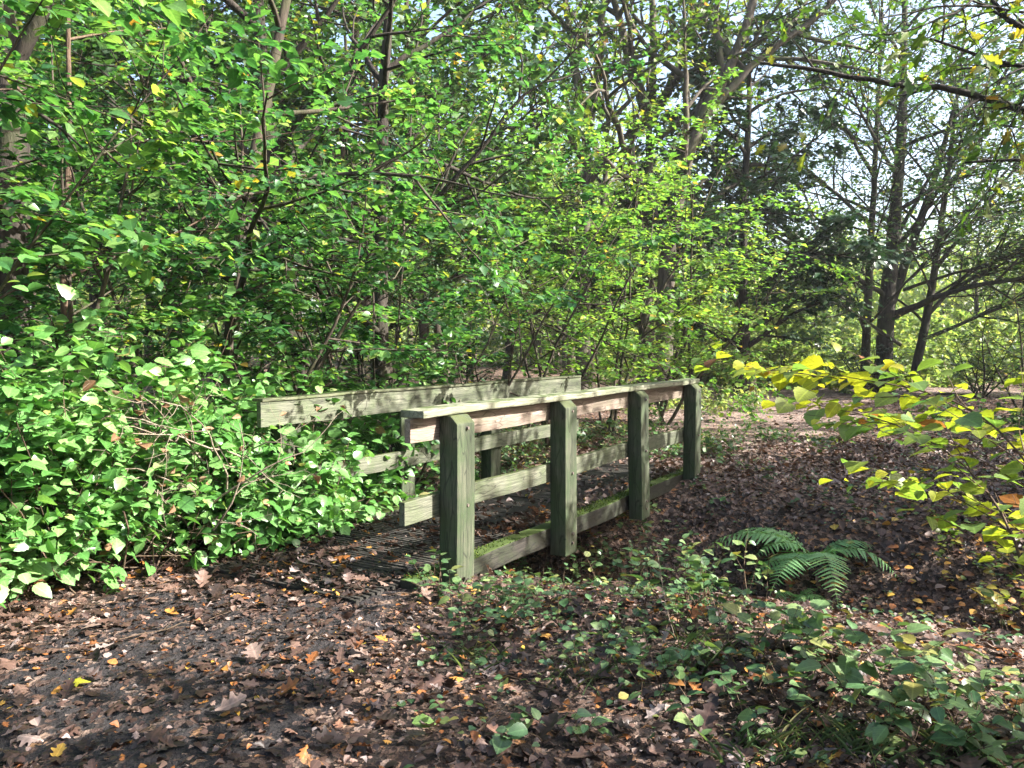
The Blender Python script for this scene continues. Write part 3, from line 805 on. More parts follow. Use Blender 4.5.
# --- the oak outside the frame at right, whose limbs reach into the picture
def overhanging_oak():
    rg = np.random.default_rng(61)
    T = Skel()
    x, y = 8.6, 7.6
    base = np.array([x, y, 0])
    def pp(px, py, Y):
        a = (384 - py) / FPX; c, s = math.cos(PITCH), math.sin(PITCH)
        dy = c + a * s; dz = a * c - s
        k = Y / dy
        return np.array([(px - 512) / FPX * k, Y, H + dz * k]) - base
    levels = [lv(.4, .04, .0, .8, .45, 55, .3, .4, 0, .6, 5), lv(.3, .10, .02, 1.5, .2, 50, .42, .5, .3, .8, 4), lv(.2, .12, .02, 2.4, .12, 45, .45, .5, .4, .8, 3), lv(.12, .12, 0, 3, .1, 40, .5, .5, .5, .8)]
    bare = [lv(.25, .10, .0, 1.0, .3, 50, .16, .4, .2, .72, 4), lv(.15, .12, .03, 2.0, .3, 45, .4, .5, .3, .8), lv(.1, .1, 0, 2, .1, 45, .5, .5, .3, .8)]
    grow(T, None, None, 0, .34, 0, levels, rg, path=[(0, 0, -.2), (.05, .05, 2.5), (0, .1, 5), (.1, 0, 6.6)])
    b = [(0, .08, 3.6), pp(1100, 150, 8.4), pp(1024, 110, 8.7), pp(985, 96, 8.8), pp(930, 87, 9.0), pp(900, 90, 9.1), pp(862, 80, 9.2), pp(820, 72, 9.3), pp(790, 66, 9.4), pp(760, 64, 9.5)]
    grow(T, None, None, 0, .07, 0, bare, rg, path=b)
    b = [(0, .08, 3.2), pp(1080, 163, 8.6), pp(1000, 160, 9.0), pp(965, 164, 9.2)]
    grow(T, None, None, 0, .05, 0, bare, rg, path=b)
    ntw = len(T.twigs)
    b = [(0, .08, 4.2), pp(1060, 50, 8.2), pp(1015, 30, 8.4), pp(985, 2, 8.6), pp(970, -40, 8.8)]
    grow(T, None, None, 0, .085, 1, levels, rg, path=b)
    b = [(0, .08, 4.0), pp(1050, 80, 8.4), pp(1010, 68, 8.4), pp(978, 55, 8.5), pp(930, 40, 8.6)]
    grow(T, None, None, 0, .06, 1, levels, rg, path=b)
    b = [(.0, .08, 4.6), pp(1040, -40, 8.0), pp(960, -30, 7.6), pp(880, -12, 7.4), pp(800, -8, 7.2)]
    grow(T, None, None, 0, .05, 1, levels, rg, path=b)
    for q, rr in (([(0, .1, 4.4), pp(1060, 20, 7.6), pp(1000, 10, 7.2), pp(940, 5, 7.0), pp(880, 20, 6.8)], .03),
                  ([(0, .1, 4.2), pp(1080, 70, 8.2), pp(1030, 60, 7.8), pp(980, 95, 7.5)], .03),
                  ([(0, .1, 4.4), pp(1060, -10, 8.6), pp(960, 20, 9.0), pp(890, 60, 9.2)], .03)):
        grow(T, None, None, 0, rr, 1, levels, rg, path=q)
    # crown limbs away from the picture
    for a, el, L in ((-1.9, .5, 4.2), (-2.4, .35, 4.6), (-2.8, .25, 4.4), (-1.4, .6, 4), (-.6, .5, 4), (.4, .6, 4), (1.0, .8, 4), (-2.2, .8, 4.2), (-2.9, .7, 3.6)):
        grow(T, (0, 0, 2.6 + el * 1.2), (math.cos(a), math.sin(a), el * .6), L, .09, 1, levels, rg)
    T.twigs = T.twigs[:0] + [t for i, t in enumerate(T.twigs) if i >= ntw or i % 6 == 0]
    ch = [leaves_on(T, 17, .105, .8, T_OAK, rg, up=.7, spread=.03, hang=.3, rbias=.12, jit=.6)]
    plant('oak_tree', 'oak at right whose bare crooked limb crosses the picture under the sky', 'tree', (x, y, float(gz(x, y))), T, ch, M['bark_dark'], M['oak'])
overhanging_oak()

# --- dark evergreen and mid background trees
def bg_tree(label, x, y, seed, h, r, leaf, size, per_m, **kw):
    return woodland_tree('tree', label, x, y, seed, h, r, leaf, size, per_m, **kw)
woodland_tree('holly_tree', 'tall dark blue green holly between the middle oaks and the spreading tree', 6.6, 22.5, 71, 10.5, .2, 'holly', .16, per_m=48, t0=.12, ang=65, ratio=.36, kids=3.0, kids1=2.6, bark='bark_dark')
understorey('hazel_shrub', 'bright green bushy hazel beside the far path left of the spreading tree', 9.2, 27.5, 72, 4.4, 'far', .12, 7, per_m=24, spread_deg=30)
understorey('holly_bush', 'low dark holly at the foot of the spreading tree', 11.4, 25.1, 73, 1.9, 'holly', .08, 8, per_m=26, spread_deg=50, bark='bark_dark', cat='bush')
understorey('holly_bush', 'rounded grey green holly right of the spreading tree', 14.2, 24.0, 74, 2.6, 'shade', .08, 8, per_m=22, spread_deg=42, bark='bark_dark', cat='bush')
understorey('hawthorn_shrub', 'small leaved shrub at the right edge beyond the yellow leaves', 11.4, 17.5, 75, 2.9, 'mid', .07, 6, per_m=22, spread_deg=38, cat='bush')
understorey('hazel_shrub', 'sparse pale shrub growing between the sapling and the far path', 5.6, 24.5, 76, 4.2, 'far', .11, 6, per_m=18, spread_deg=32)
specs = [  # x, y, h, proto leaf
    (-9, 13, 11, 'deep'), (-6.5, 15.5, 12, 'deep'), (-10, 19, 13, 'deep'), (-4.2, 17.5, 12, 'deep'), (-7, 23, 13, 'deep'), (-1.4, 17, 11, 'deep'),
    (-2.5, 23, 14, 'deep'), (-.2, 26, 12, 'deep'), (-12, 26, 14, 'deep'), (-5, 29, 14, 'deep'), (-8.5, 16.5, 12, 'deep'), (-3.0, 14.5, 9, 'deep'), (3, 31, 13, 'pale'), (6.5, 37, 11, 'pale'),
    (14, 46, 8, 'pale'), (26, 44, 9, 'pale'), (3, 42, 13, 'pale'), (-3, 40, 15, 'pale'), (-10, 38, 15, 'pale')]
LAB = {'deep': 'shaded slim trunked woodland tree standing in the dark wood at left',
       'pale': 'sunlit yellow green woodland tree in the distance'}
GRP = {'deep': 'trees in the dark wood behind the left railing', 'pale': 'distant sunlit trees beyond the path'}
PROTO = {}
for i, (x, y, h, k) in enumerate(specs):
    var = (k, i % 2)
    if var not in PROTO:
        if k == 'deep':
            o = woodland_tree('woodland_tree', LAB[k], x, y, 80 + i, 12, .15, 'mid', .15, per_m=42, t0=.18, kids=1.9, kids1=1.8, kids2=2.4, group=GRP[k])
        else:
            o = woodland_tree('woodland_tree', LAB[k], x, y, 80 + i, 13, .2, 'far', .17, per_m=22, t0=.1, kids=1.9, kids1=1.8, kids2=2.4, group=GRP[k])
        PROTO[var] = o
    else:
        o = copy_tree(PROTO[var])
        o.location = (x, y, float(gz(x, y)))
    o.rotation_euler = (0, 0, i * 1.7)
    s = h / (12 if k == 'deep' else 13)
    o.scale = (s, s, s)

# --- far wood reading as one mass
def far_wood():
    rg = np.random.default_rng(99)
    tubes = []; Ps = []
    for k in range(190):
        a = rg.uniform(-48, 48); d = rg.uniform(48, 95)
        x, y = d * math.sin(R(a)), d * math.cos(R(a))
        h = rg.uniform(10, 17)
        if 10 < a < 34: h *= rg.uniform(.4, .75)
        z = float(gz(x, y))
        tubes.append(([(x, y, z - .3), (x + rg.normal(0, .3), y, z + h * .5), (x + rg.normal(0, .6), y, z + h * .9)], [.22, .15, .05], 5))
        for c in range(26):
            cc = np.array([x, y, z]) + np.array([rg.normal(0, 2.1), rg.normal(0, 2.1), h * rg.uniform(.05, 1)])
            n = 55
            Ps.append(cc + rg.normal(0, .75, (n, 3)) * np.array([1.2, 1.2, .6]))
    P = np.concatenate(Ps); n = len(P)
    D = rg.normal(size=(n, 3)); Nn = rg.normal(0, .6, (n, 3)); Nn[:, 2] += .8
    rnd = np.clip(np.repeat(rg.random(len(Ps)), 55) * .5 + rg.random(n) * .5, 0, 1)
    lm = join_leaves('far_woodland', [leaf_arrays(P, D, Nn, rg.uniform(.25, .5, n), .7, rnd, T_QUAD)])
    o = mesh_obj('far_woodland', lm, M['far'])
    tag(o, 'sunlit mass of far woodland closing the view behind the trees', 'woodland', kind='stuff')
    t = mesh_obj('far_trunks', tube_mesh('far_trunks', tubes), M['bark'], o)
    t['kind'] = 'stuff'
far_wood()

# --- shade trees added at right, outside the frame, to darken the gully and foreground
# (positions chosen along the sun's path)
def shade_tree(label, x, y, seed, h, r, t0, per_m=9, size=.10, **kw):
    return woodland_tree('tree', label, x, y, seed, h, r, 'oak', size, per_m=per_m, t0=t0, **kw)
for k, (x, y, h) in enumerate([(12.5, 7.2, 8.6), (13.2, 10.8, 8.8), (14.6, 14.2, 9), (18, 18.5, 9.5), (18.6, 22.5, 9.5), (11, -.2, 8), (6.8, 1.25, 7.4), (9.4, .5, 9.0), (9.6, 7.2, 6.6), (5.2, .4, 6.5), (4.2, -.8, 6.5), (7.4, -1.2, 8)]):
    if k == 0:
        o0 = woodland_tree('woodland_tree', 'leafy tree added outside the right edge to shade the path', x, y, 120, h, .17, 'oak', .17, per_m=26, t0=.14, kids=2.6, ratio=.40, kmin=14, group='shade trees added beyond the right edge')
    else:
        o = copy_tree(o0); o.location = (x, y, float(gz(x, y))); o.rotation_euler = (0, 0, 1.3 * k); o.scale = (h / 8.6,) * 3
woodland_tree('tree', 'unseen tall leafy tree added behind the camera to dim the foreground', -3.0, -1.5, 115, 10.5, .2, 'oak', .11, per_m=16, t0=.48, kids=3, ratio=.42, kmin=14)  # unseen crown added overhead to keep sky light off the foreground
woodland_tree('tree', 'unseen tall leafy tree added behind the camera at right to dim the foreground', 2.6, -1.2, 116, 10.5, .2, 'oak', .11, per_m=16, t0=.5, kids=3, ratio=.42, kmin=14)  # second unseen crown, added for the same dimming of the foreground
understorey('hazel_shrub', 'hazel added outside the right edge to shade the far bank', 8.6, 9.8, 113, 3.6, 'oak', .09, 7, per_m=16)  # low shrub added out of frame to block sun from the far bank
understorey('hazel_shrub', 'hazel added outside the right edge to shade the near bank', 6.0, .8, 114, 3.8, 'oak', .09, 7, per_m=16)  # another added shrub, blocking sun from the near bank
# ------------------------------------------------------------------ bramble thickets at left
def bramble(label, x, y, seed, canes, length, size, per_m=38, dirs=(0, 6.28), lift=(.5, 1.4), sag=-.55, rbias=0.05, leaf='bramble', templ=T_TOOTH, name='bramble_bush', spread=.5, width=.8, dry=0, climb=.0):
    rg = np.random.default_rng(seed)
    T = Skel(); TD = Skel()
    levels = [lv(.15, .09, sag, 3.6, .12, 55, .28, .55, .2, .8, 3), lv(.1, .12, -.15, 3, .1, 50, .5, .5, .4, .8)]
    for k in range(canes):
        a = rg.uniform(*dirs)
        d = (math.cos(a), math.sin(a), rg.uniform(*lift))
        p = np.array([rg.normal(0, spread), rg.normal(0, spread), 0])
        p[2] = float(gz(x + p[0], y + p[1])) - float(gz(x, y)) - .03
        grow(T, p, d, length * rg.uniform(.6, 1.15), .006 * rg.uniform(.7, 1.4), 0, levels, rg)
    z = float(gz(x, y))
    def kp(P):
        s_, c_ = local(P[:, 0] + x, P[:, 1] + y); zz = P[:, 2] + z
        lim = .80 - climb * np.exp(-((s_ - 1.0) / 1.4) ** 2)
        ok = ~((s_ > -1.2) & (s_ < 6.6) & (c_ > -1.4) & (c_ < lim) & (zz < 2.0))
        if P[:, 1].mean() + y < 8.6 and x < -1.9:
            dl = (P[:, 0] + x + 3.1) * .696 - (P[:, 1] + y - 4.7) * .718
            ok &= dl < .22 + .15 * np.sin(P[:, 0] * 6)
        ok &= ~((climb > 0) & (s_ > .3) & (s_ < 1.6) & (c_ < 1.0) & (zz > .86))
        return ok & (P[:, 2] + z > gz(P[:, 0] + x, P[:, 1] + y) + .02)
    cut = []
    for pts, rad, k in T.tubes:
        bad = ~kp(pts); bad[:2] = False
        i = int(np.argmax(bad)) if bad.any() else len(pts)
        if i >= 3 or (i == len(pts)):
            cut.append((pts[:i], rad[:i], k))
    T.tubes = cut
    ch = [leaves_on(T, per_m, size, width, templ, rg, up=1.0, spread=.035, hang=.2, rbias=rbias, jit=.55, keep=kp)]
    return plant(name, label, 'bush', (x, y, z), T, ch, M['twig'], M[leaf], wood_name='stems', leaf_name='foliage')
bramble('thick bright bramble filling the left edge beside the path', -3.55, 4.9, 201, 70, 2.2, .082, dirs=(-2.2, 1.2), lift=(.9, 3.0), spread=.55, leaf='bramble_pale')
bramble('low bramble nearest the camera at the left edge', -3.3, 4.25, 202, 34, 1.2, .08, dirs=(-2.2, .8), lift=(.5, 1.3), spread=.28)
bramble('leafy bramble in the middle of the thicket beside the path', -2.9, 5.7, 203, 70, 2.6, .075, dirs=(-2.4, .8), lift=(.6, 3.2), spread=.45, climb=.15, leaf='bramble_pale')
bramble('bramble sprawling over the near end of the left lower rail', -2.05, 6.45, 204, 64, 1.7, .075, dirs=(-1.5, .7), lift=(.3, 1.5), spread=.30, climb=.28)
bramble('bramble climbing behind the near end of the left top board', -2.4, 7.4, 205, 54, 2.5, .08, dirs=(-1.6, 1.2), lift=(.8, 2.6), spread=.4)
bramble('bluish green bramble spilling over the left top board near its second post', -1.35, 8.25, 206, 34, 1.9, .08, dirs=(-1.5, .3), lift=(1.2, 2.2), spread=.25, leaf='shade')
bramble('bramble deep in shade at far left behind the thicket', -4.6, 6.0, 207, 40, 1.9, .08, lift=(.6, 1.8), spread=.6)

# dead stem tangle at left
def tangle():
    rg = np.random.default_rng(210)
    T = Skel()
    levels = [lv(.15, .16, -.25, 3.2, .1, 60, .5, .6, 0, .7, 4), lv(.1, .18, -.1, 3, .1, 55, .6, .6, 0, .7, 2), lv(.08, .15, 0, 2, .1, 50, .5, .5, 0, .7)]
    for k in range(17):
        a = rg.uniform(-2.6, .6)
        grow(T, (rg.normal(0, .22), rg.normal(0, .22), rg.uniform(.1, .9)), (math.cos(a), math.sin(a), rg.uniform(.4, 2.2)), rg.uniform(.8, 1.4), .009, 0, levels, rg)
    x, y = -2.35, 5.95
    ch = [leaves_on(T, 2, .055, .7, T_CURL, rg, up=.3, hang=.5, jit=.9)]
    plant('dead_thicket', 'tangle of dry pale brown stems among the bramble', 'dead stems', (x, y, float(gz(x, y))), T, ch, M['twig_dead'], M['dry'], wood_name='stems', leaf_name='dry_leaves')
tangle()
# loose dead sticks hanging among the left trees
for k, (lab, x, y, z0, d, L) in enumerate([
        ('pale dead branch leaning through the leaves at left', -3.6, 7.6, 1.2, (.5, .1, 1), 1.6),
        ('bare grey branch slanting above the dry tangle', -2.9, 7.3, 1.7, (.9, .1, .7), 1.3),
        ('bare dead sapling standing left of the reddish brown trunk', -4.0, 8.0, 0, (-.05, 0, 1), 3.2)]):
    rg = np.random.default_rng(230 + k); T = Skel()
    grow(T, (0, 0, 0), d, L, .016, 0, [lv(.15, .07, 0, 4, .2, 50, .4, .5, 0, .8, 4), lv(.1, .1, 0, 3, .1, 50, .4, .5, 0, .8, 1), lv(.1, .1, 0, 3, .1, 50, .4, .5, 0, .8)], rg)
    o = mesh_obj('dead_branch', tube_mesh('dead_branch', T.tubes), M['twig_dead']); o.location = (x, y, z0 if z0 else float(gz(x, y)))
    tag(o, lab, 'branch')

# ------------------------------------------------------------------ low undergrowth around the far part
bramble('low grey green undergrowth left of the path past the bridge end', 3.15, 13.0, 301, 40, 1.3, .06, lift=(.2, .8), spread=.8, leaf='mid', templ=T_RHOMB)
bramble('low undergrowth patch behind the far post of the bridge', 1.9, 12.0, 302, 40, 1.2, .06, lift=(.2, .9), spread=.6, leaf='shade', templ=T_RHOMB)
bramble('dark low undergrowth seen between the rails of the bridge', .2, 9.9, 303, 44, 1.2, .06, lift=(.1, .7), spread=.6, leaf='shade', templ=T_RHOMB)
bramble('dark low undergrowth behind the second left post', -.9, 8.9, 304, 34, 1.1, .06, lift=(.1, .7), spread=.5, leaf='shade', templ=T_RHOMB)
bramble('pale bramble patch beside the far path bend', 5.0, 19.5, 305, 44, 1.8, .08, lift=(.2, .9), spread=1.1, leaf='far', templ=T_RHOMB)
bramble('wide low bramble under the right edge of the far path', 9.4, 14.0, 306, 44, 1.6, .08, lift=(.2, .8), spread=1.0, leaf='mid', templ=T_RHOMB)

bramble('sunlit pale scrub in the glade behind the spreading tree', 13.5, 33, 307, 80, 4.2, .15, lift=(.7, 2.4), spread=2.2, leaf='far', templ=T_RHOMB, name='scrub_bush')
bramble('sunlit pale scrub at the right edge of the glade', 19.0, 33.5, 308, 80, 4.2, .15, lift=(.7, 2.4), spread=2.2, leaf='far', templ=T_RHOMB, name='scrub_bush')
bramble('sunlit pale scrub left of the glade beyond the stump', 9.0, 33.5, 309, 80, 4.2, .15, lift=(.7, 2.4), spread=2.2, leaf='far', templ=T_RHOMB, name='scrub_bush')
# stump by the far path
bm = bmesh.new()
r = bmesh.ops.create_cone(bm, cap_ends=True, segments=14, radius1=.24, radius2=.17, depth=.9)
bmesh.ops.subdivide_edges(bm, edges=[e for e in bm.edges if abs(e.verts[0].co.z - e.verts[1].co.z) > .1], cuts=4)
for v in bm.verts:
    a = math.atan2(v.co.y, v.co.x); f = 1 + .14 * math.sin(3 * a + 1) + .08 * math.sin(7 * a)
    if v.co.z < -.3: f *= 1.25
    v.co.x *= f; v.co.y *= f
    if v.co.z > .3: v.co.z += .14 * math.sin(a * 2 + .5) + random.uniform(-.03, .03)
me = bpy.data.meshes.new('tree_stump'); bm.to_mesh(me); bm.free()
st = mesh_obj('tree_stump', me, M['twig_dead']); st.location = (7.3, 24.2, float(gz(7.3, 24.2)) + .4)
tag(st, 'pale grey broken tree stump beside the far path', 'stump')

# ------------------------------------------------------------------ yellow twig in front at right
def yellow_sapling():
    rg = np.random.default_rng(401)
    x, y = 2.75, 3.15
    base = np.array([x, y, float(gz(x, y))])
    def pp(px, py, Y):
        a = (384 - py) / FPX; c, s = math.cos(PITCH), math.sin(PITCH)
        k = Y / (c + a * s)
        return np.array([(px - 512) / FPX * k, Y, H + (a * c - s) * k]) - base
    T = Skel()
    l1 = [lv(.12, .05, 0, 7.5, .3, 42, .30, .5, .95, .8, 7), lv(.06, .06, -.02, 8, .1, 45, .45, .5, .95, .8)]
    for pth, rr in [([(0, 0, 0), pp(1045, 640, 3.15), pp(1018, 545, 3.2), pp(985, 478, 3.3), pp(930, 437, 3.5), pp(870, 415, 3.8), pp(815, 405, 4.1)], .009),
                    ([(.02, 0, 0), pp(1075, 560, 3.2), pp(1030, 460, 3.3), pp(975, 405, 3.5), pp(900, 385, 3.8), pp(810, 375, 4.2), pp(745, 366, 4.6)], .009),
                    ([(.02, .1, 0), pp(1090, 540, 3.3), pp(1050, 450, 3.5), pp(1010, 430, 3.7), pp(950, 420, 4.0)], .007),
                    ([(0, .05, .1), pp(1080, 590, 3.3), pp(1000, 510, 3.6), pp(930, 480, 3.9), pp(865, 483, 4.2)], .006)]:
        grow(T, None, None, 0, rr, 0, l1, rg, path=pth)
    def kp(P):
        return (P[:, 2] + base[2] > gz(P[:, 0] + x, P[:, 1] + y) + .25)
    ch = [leaves_on(T, 17, .076, .92, T_TOOTH, rg, up=1.4, spread=.02, hang=.28, rbias=.0, jit=.42, keep=kp)]
    plant('hazel_sapling', 'low sapling with glowing yellow green leaves reaching in from the right', 'sapling', tuple(base), T, ch, M['twig'], M['yellow'], wood_name='stems', leaf_name='leaves')
yellow_sapling()

# ------------------------------------------------------------------ ferns
def fern(label, x, y, seed, fronds, L, size=1.0, az=None, leaf='fern'):
    rg = np.random.default_rng(seed)
    e = empty('fern', (x, y, float(gz(x, y))))
    tag(e, label, 'fern')
    for k in range(fronds):
        a = (az[k] if az else rg.uniform(0, 6.28))
        ll = L * rg.uniform(.55, 1.2)
        d = np.array([math.cos(a), math.sin(a), rg.uniform(.45, 1.5)]); d /= np.linalg.norm(d)
        pts = [np.zeros(3)]
        droop = rg.uniform(.055, .10)
        n = 24
        for i in range(n):
            d = d + np.array([rg.normal(0, .02), rg.normal(0, .02), -droop]); d /= np.linalg.norm(d)
            pts.append(pts[-1] + d * ll / n)
        pts = np.array(pts)
        tb = [(pts, np.linspace(.004, .001, n + 1), 4)]
        chunks = []
        P, D, Nn, LL = [], [], [], []
        for i in range(4, n + 1):
            t = i / n
            tg = unit(pts[i] - pts[i - 1])
            sd = unit(np.cross(tg, [0, 0, 1.0])); nn = np.cross(sd, tg)
            w = ll * .21 * math.sin(math.pi * min(1, (t * .93 + .1)) ** .8) + .008
            for s in (-1, 1):
                dd = sd * s * .92 + tg * .38 - nn * .12
                P.append(pts[i]); D.append(dd + rg.normal(0, .06, 3)); Nn.append(nn + rg.normal(0, .18, 3)); LL.append(w * rg.uniform(.85, 1.1))
        for i in range(n):   # midrib of the frond
            sg = pts[i + 1] - pts[i]
            P.append(pts[i]); D.append(sg); Nn.append(np.array([0.0, 0, 1]) + unit(sg) * .01); LL.append(float(np.linalg.norm(sg)) * 1.15)
        P = np.array(P); n2 = len(P)
        chunks.append(leaf_arrays(P, np.array(D), np.array(Nn), np.array(LL), .24, np.clip(rg.random(n2) * .35 + rg.uniform(0, .6), 0, 1), T_PINNA))
        f_ = mesh_obj('frond', join_leaves('frond', chunks), M[leaf], e)
        mesh_obj('stalk', tube_mesh('stalk', tb), M['grass_stem'], f_)
    return e
M['grass_stem'] = bark_mat('green_stem', (.06, .08, .025), (.14, .16, .05), moss_amt=0, scale=40)

def at(px, py, z=None):
    """ground point seen at a pixel of the photograph (used to read positions off it)"""
    a = (384 - py) / FPX; c, s = math.cos(PITCH), math.sin(PITCH)
    dy = c + a * s; dz = a * c - s; dx = (px - 512) / FPX
    zz = -.3
    for _ in range(25):
        k = (zz - H) / dz
        zz = .5 * zz + .5 * float(gz(dx * k, dy * k))
    k = (zz - H) / dz
    return dx * k, dy * k
fx, fy = at(815, 560)
fern('large green fern on the far bank of the gully', fx, fy, 501, 13, 1.0, az=[3.0, 3.5, -2.3, -1.8, -1.2, .15, .6, 1.6, 2.4, -.5, 3.25, 2.8, -2.8])
fx, fy = at(795, 600)
fern('small fern drooping just below the large fern', fx, fy, 502, 5, .45, az=[3.6, -2.4, -1.6, -.8, .2])
fx, fy = at(722, 505)
fern('little dark fern on the bank near the far bridge post', fx, fy, 503, 5, .3)

# ------------------------------------------------------------------ seedlings and sprigs
def sprig(label, px, py, seed, stems, L, size, leaf, templ=T_TOOTH, per_m=26, lift=(.6, 2.2), rbias=.05, name='seedling', spread=.06, width=.8):
    rg = np.random.default_rng(seed)
    x, y = at(px, py)
    T = Skel()
    levels = [lv(.07, .09, -.25, 5, .25, 55, .35, .6, .3, .7, 2), lv(.05, .08, -.2, 3, .1, 50, .5, .5, .4, .7)]
    for k in range(stems):
        a = rg.uniform(0, 6.28)
        p = np.array([rg.normal(0, spread), rg.normal(0, spread), 0]); p[2] = float(gz(x + p[0], y + p[1]) - gz(x, y)) - .01
        grow(T, p, (math.cos(a) * .8, math.sin(a) * .8, rg.uniform(*lift)), L * rg.uniform(.6, 1.2), .0035, 0, levels, rg)
    ch = [leaves_on(T, per_m, size, width, templ, rg, up=1.3, spread=.012, hang=.1, rbias=rbias, jit=.4)]
    return plant(name, label, 'plant', (x, y, float(gz(x, y))), T, ch, M['twig'], M[leaf], wood_name='stems', leaf_name='leaves')
sprig('bramble sprig with pale leaves at the foot of the second post', 572, 548, 601, 5, .42, .055, 'shade', lift=(1, 2.5))
sprig('leafy sprig right of the second post on the near bank', 655, 590, 602, 7, .5, .05, 'shade', lift=(1, 2.5))
sprig('upright sprig in front of the third post', 640, 545, 603, 6, .4, .05, 'shade', lift=(1, 2.5))
sprig('sprig of small leaves at the foot of the nearest right post', 440, 590, 604, 7, .3, .045, 'shade')
sprig('green seedling patch below the nearest right post', 500, 606, 605, 12, .28, .045, 'shade', spread=.16)
sprig('seedling patch in the middle of the near bank below the second post', 575, 612, 606, 14, .3, .045, 'shade', spread=.18)
sprig('bluish leafy patch left of the yellow leaf on the near bank', 615, 640, 607, 10, .26, .045, 'shade', spread=.15)
sprig('broad leaved bramble seedling spreading on the right bank', 835, 690, 608, 14, .42, .072, 'shade', spread=.20, lift=(.5, 1.3), rbias=.15, per_m=20)
sprig('broad leaved bramble seedling left of the bottom right corner', 905, 735, 609, 14, .40, .068, 'shade', spread=.18, lift=(.5, 1.3), rbias=.2, per_m=20)
sprig('leafy bramble seedling in the bottom right corner', 1000, 740, 610, 14, .45, .065, 'shade', spread=.22, lift=(.6, 1.6), rbias=.1, per_m=20)
sprig('grey green bramble seedling under the small fern', 800, 650, 611, 8, .3, .07, 'shade', spread=.12, lift=(.5, 1.3), per_m=20)
sprig('yellowing bramble at the right edge above the corner seedling', 1010, 640, 612, 9, .45, .08, 'oak', spread=.12, rbias=.25, per_m=18)
sprig('small bluish seedling on the leaves left of the bottom centre', 520, 735, 613, 4, .16, .06, 'shade', lift=(.5, 1.2))
sprig('small seedling in the bottom middle of the photo', 575, 735, 614, 5, .18, .055, 'shade', lift=(.5, 1.2))
sprig('seedling with rounded leaves at the centre of the near bank', 690, 680, 615, 8, .26, .05, 'shade', spread=.14)
sprig('low leafy seedling between grass tufts on the right bank', 760, 720, 616, 9, .26, .06, 'shade', spread=.15)
sprig('thin seedling on the slope left of the large fern', 715, 455, 617, 8, .35, .06, 'mid', spread=.2)
sprig('mossy green sprig at the right edge of the gully', 985, 575, 618, 9, .35, .06, 'oak', spread=.15, rbias=.2)
sprig('dense leafy patch against the beam between the first two right posts', 520, 582, 619, 16, .34, .05, 'shade', spread=.17, lift=(.8, 2.2))
sprig('low leafy patch in front of the beam under the second right post', 590, 580, 620, 16, .36, .05, 'shade', spread=.17, lift=(.8, 2.2))
sprig('tall tangled weeds in the middle of the right bank edge', 745, 640, 621, 12, .45, .05, 'shade', spread=.2, lift=(.9, 2.4))
sprig('tangled weeds at the near lip of the gully left of the large fern', 690, 610, 622, 14, .45, .05, 'shade', spread=.22, lift=(.9, 2.4))
sprig('weedy clump below the first right post toward the path', 465, 630, 623, 12, .3, .045, 'shade', spread=.2, lift=(.7, 1.8))
sprig('weedy clump under the middle of the right bank', 630, 690, 624, 12, .28, .045, 'shade', spread=.2, lift=(.7, 1.8))
sprig('green weeds on the far bank just above the large fern', 850, 520, 625, 8, .3, .05, 'mid', spread=.2)
sprig('yellowish weeds on the far bank below the yellow leaves', 935, 520, 626, 9, .3, .05, 'oak', spread=.22, rbias=.2)
sprig('weeds among orange leaves at the right end of the far bank', 975, 550, 627, 9, .3, .05, 'oak', spread=.22, rbias=.15)
sprig('small weeds beside the path below the far bridge post', 745, 470, 628, 9, .25, .05, 'shade', spread=.25)
sprig('small weeds at the lip of the far bank right of the far post', 790, 490, 629, 9, .25, .05, 'mid', spread=.25)
sprig('straggly bramble stems standing against the first two right posts', 515, 570, 630, 9, .55, .05, 'shade', spread=.15, lift=(1.5, 3.5), per_m=18)
sprig('straggly tall weeds below the second right post', 590, 565, 631, 9, .55, .05, 'mid', spread=.15, lift=(1.5, 3.5), per_m=18)
sprig('straggly weeds at the near edge of the ditch', 650, 570, 632, 9, .5, .05, 'shade', spread=.18, lift=(1.3, 3.2), per_m=18)
# bare stems
def stalk(label, px, py, L, lean, seed):
    rg = np.random.default_rng(seed); x, y = at(px, py); T = Skel()
    grow(T, (0, 0, -.02), (lean, .1, 1), L, .004, 0, [lv(.08, .06, 0, 3, .5, 40, .25, .5, 0, .6, 2), lv(.05, .1, 0, 2, .1, 40, .5, .5, 0, .6)], rg)
    o = mesh_obj('dry_stalk', tube_mesh('dry_stalk', T.tubes), M['twig_dead']); o.location = (x, y, float(gz(x, y)))
    tag(o, label, 'stalk')
stalk('thin dry stalk leaning in front of the bridge deck left of the second post', 545, 565, .75, .15, 701)
stalk('pale dry stalk standing right of the seedling patch on the near bank', 675, 640, .5, -.12, 702)
stalk('short dry stalk beside the nearest right post', 490, 570, .45, .05, 703)

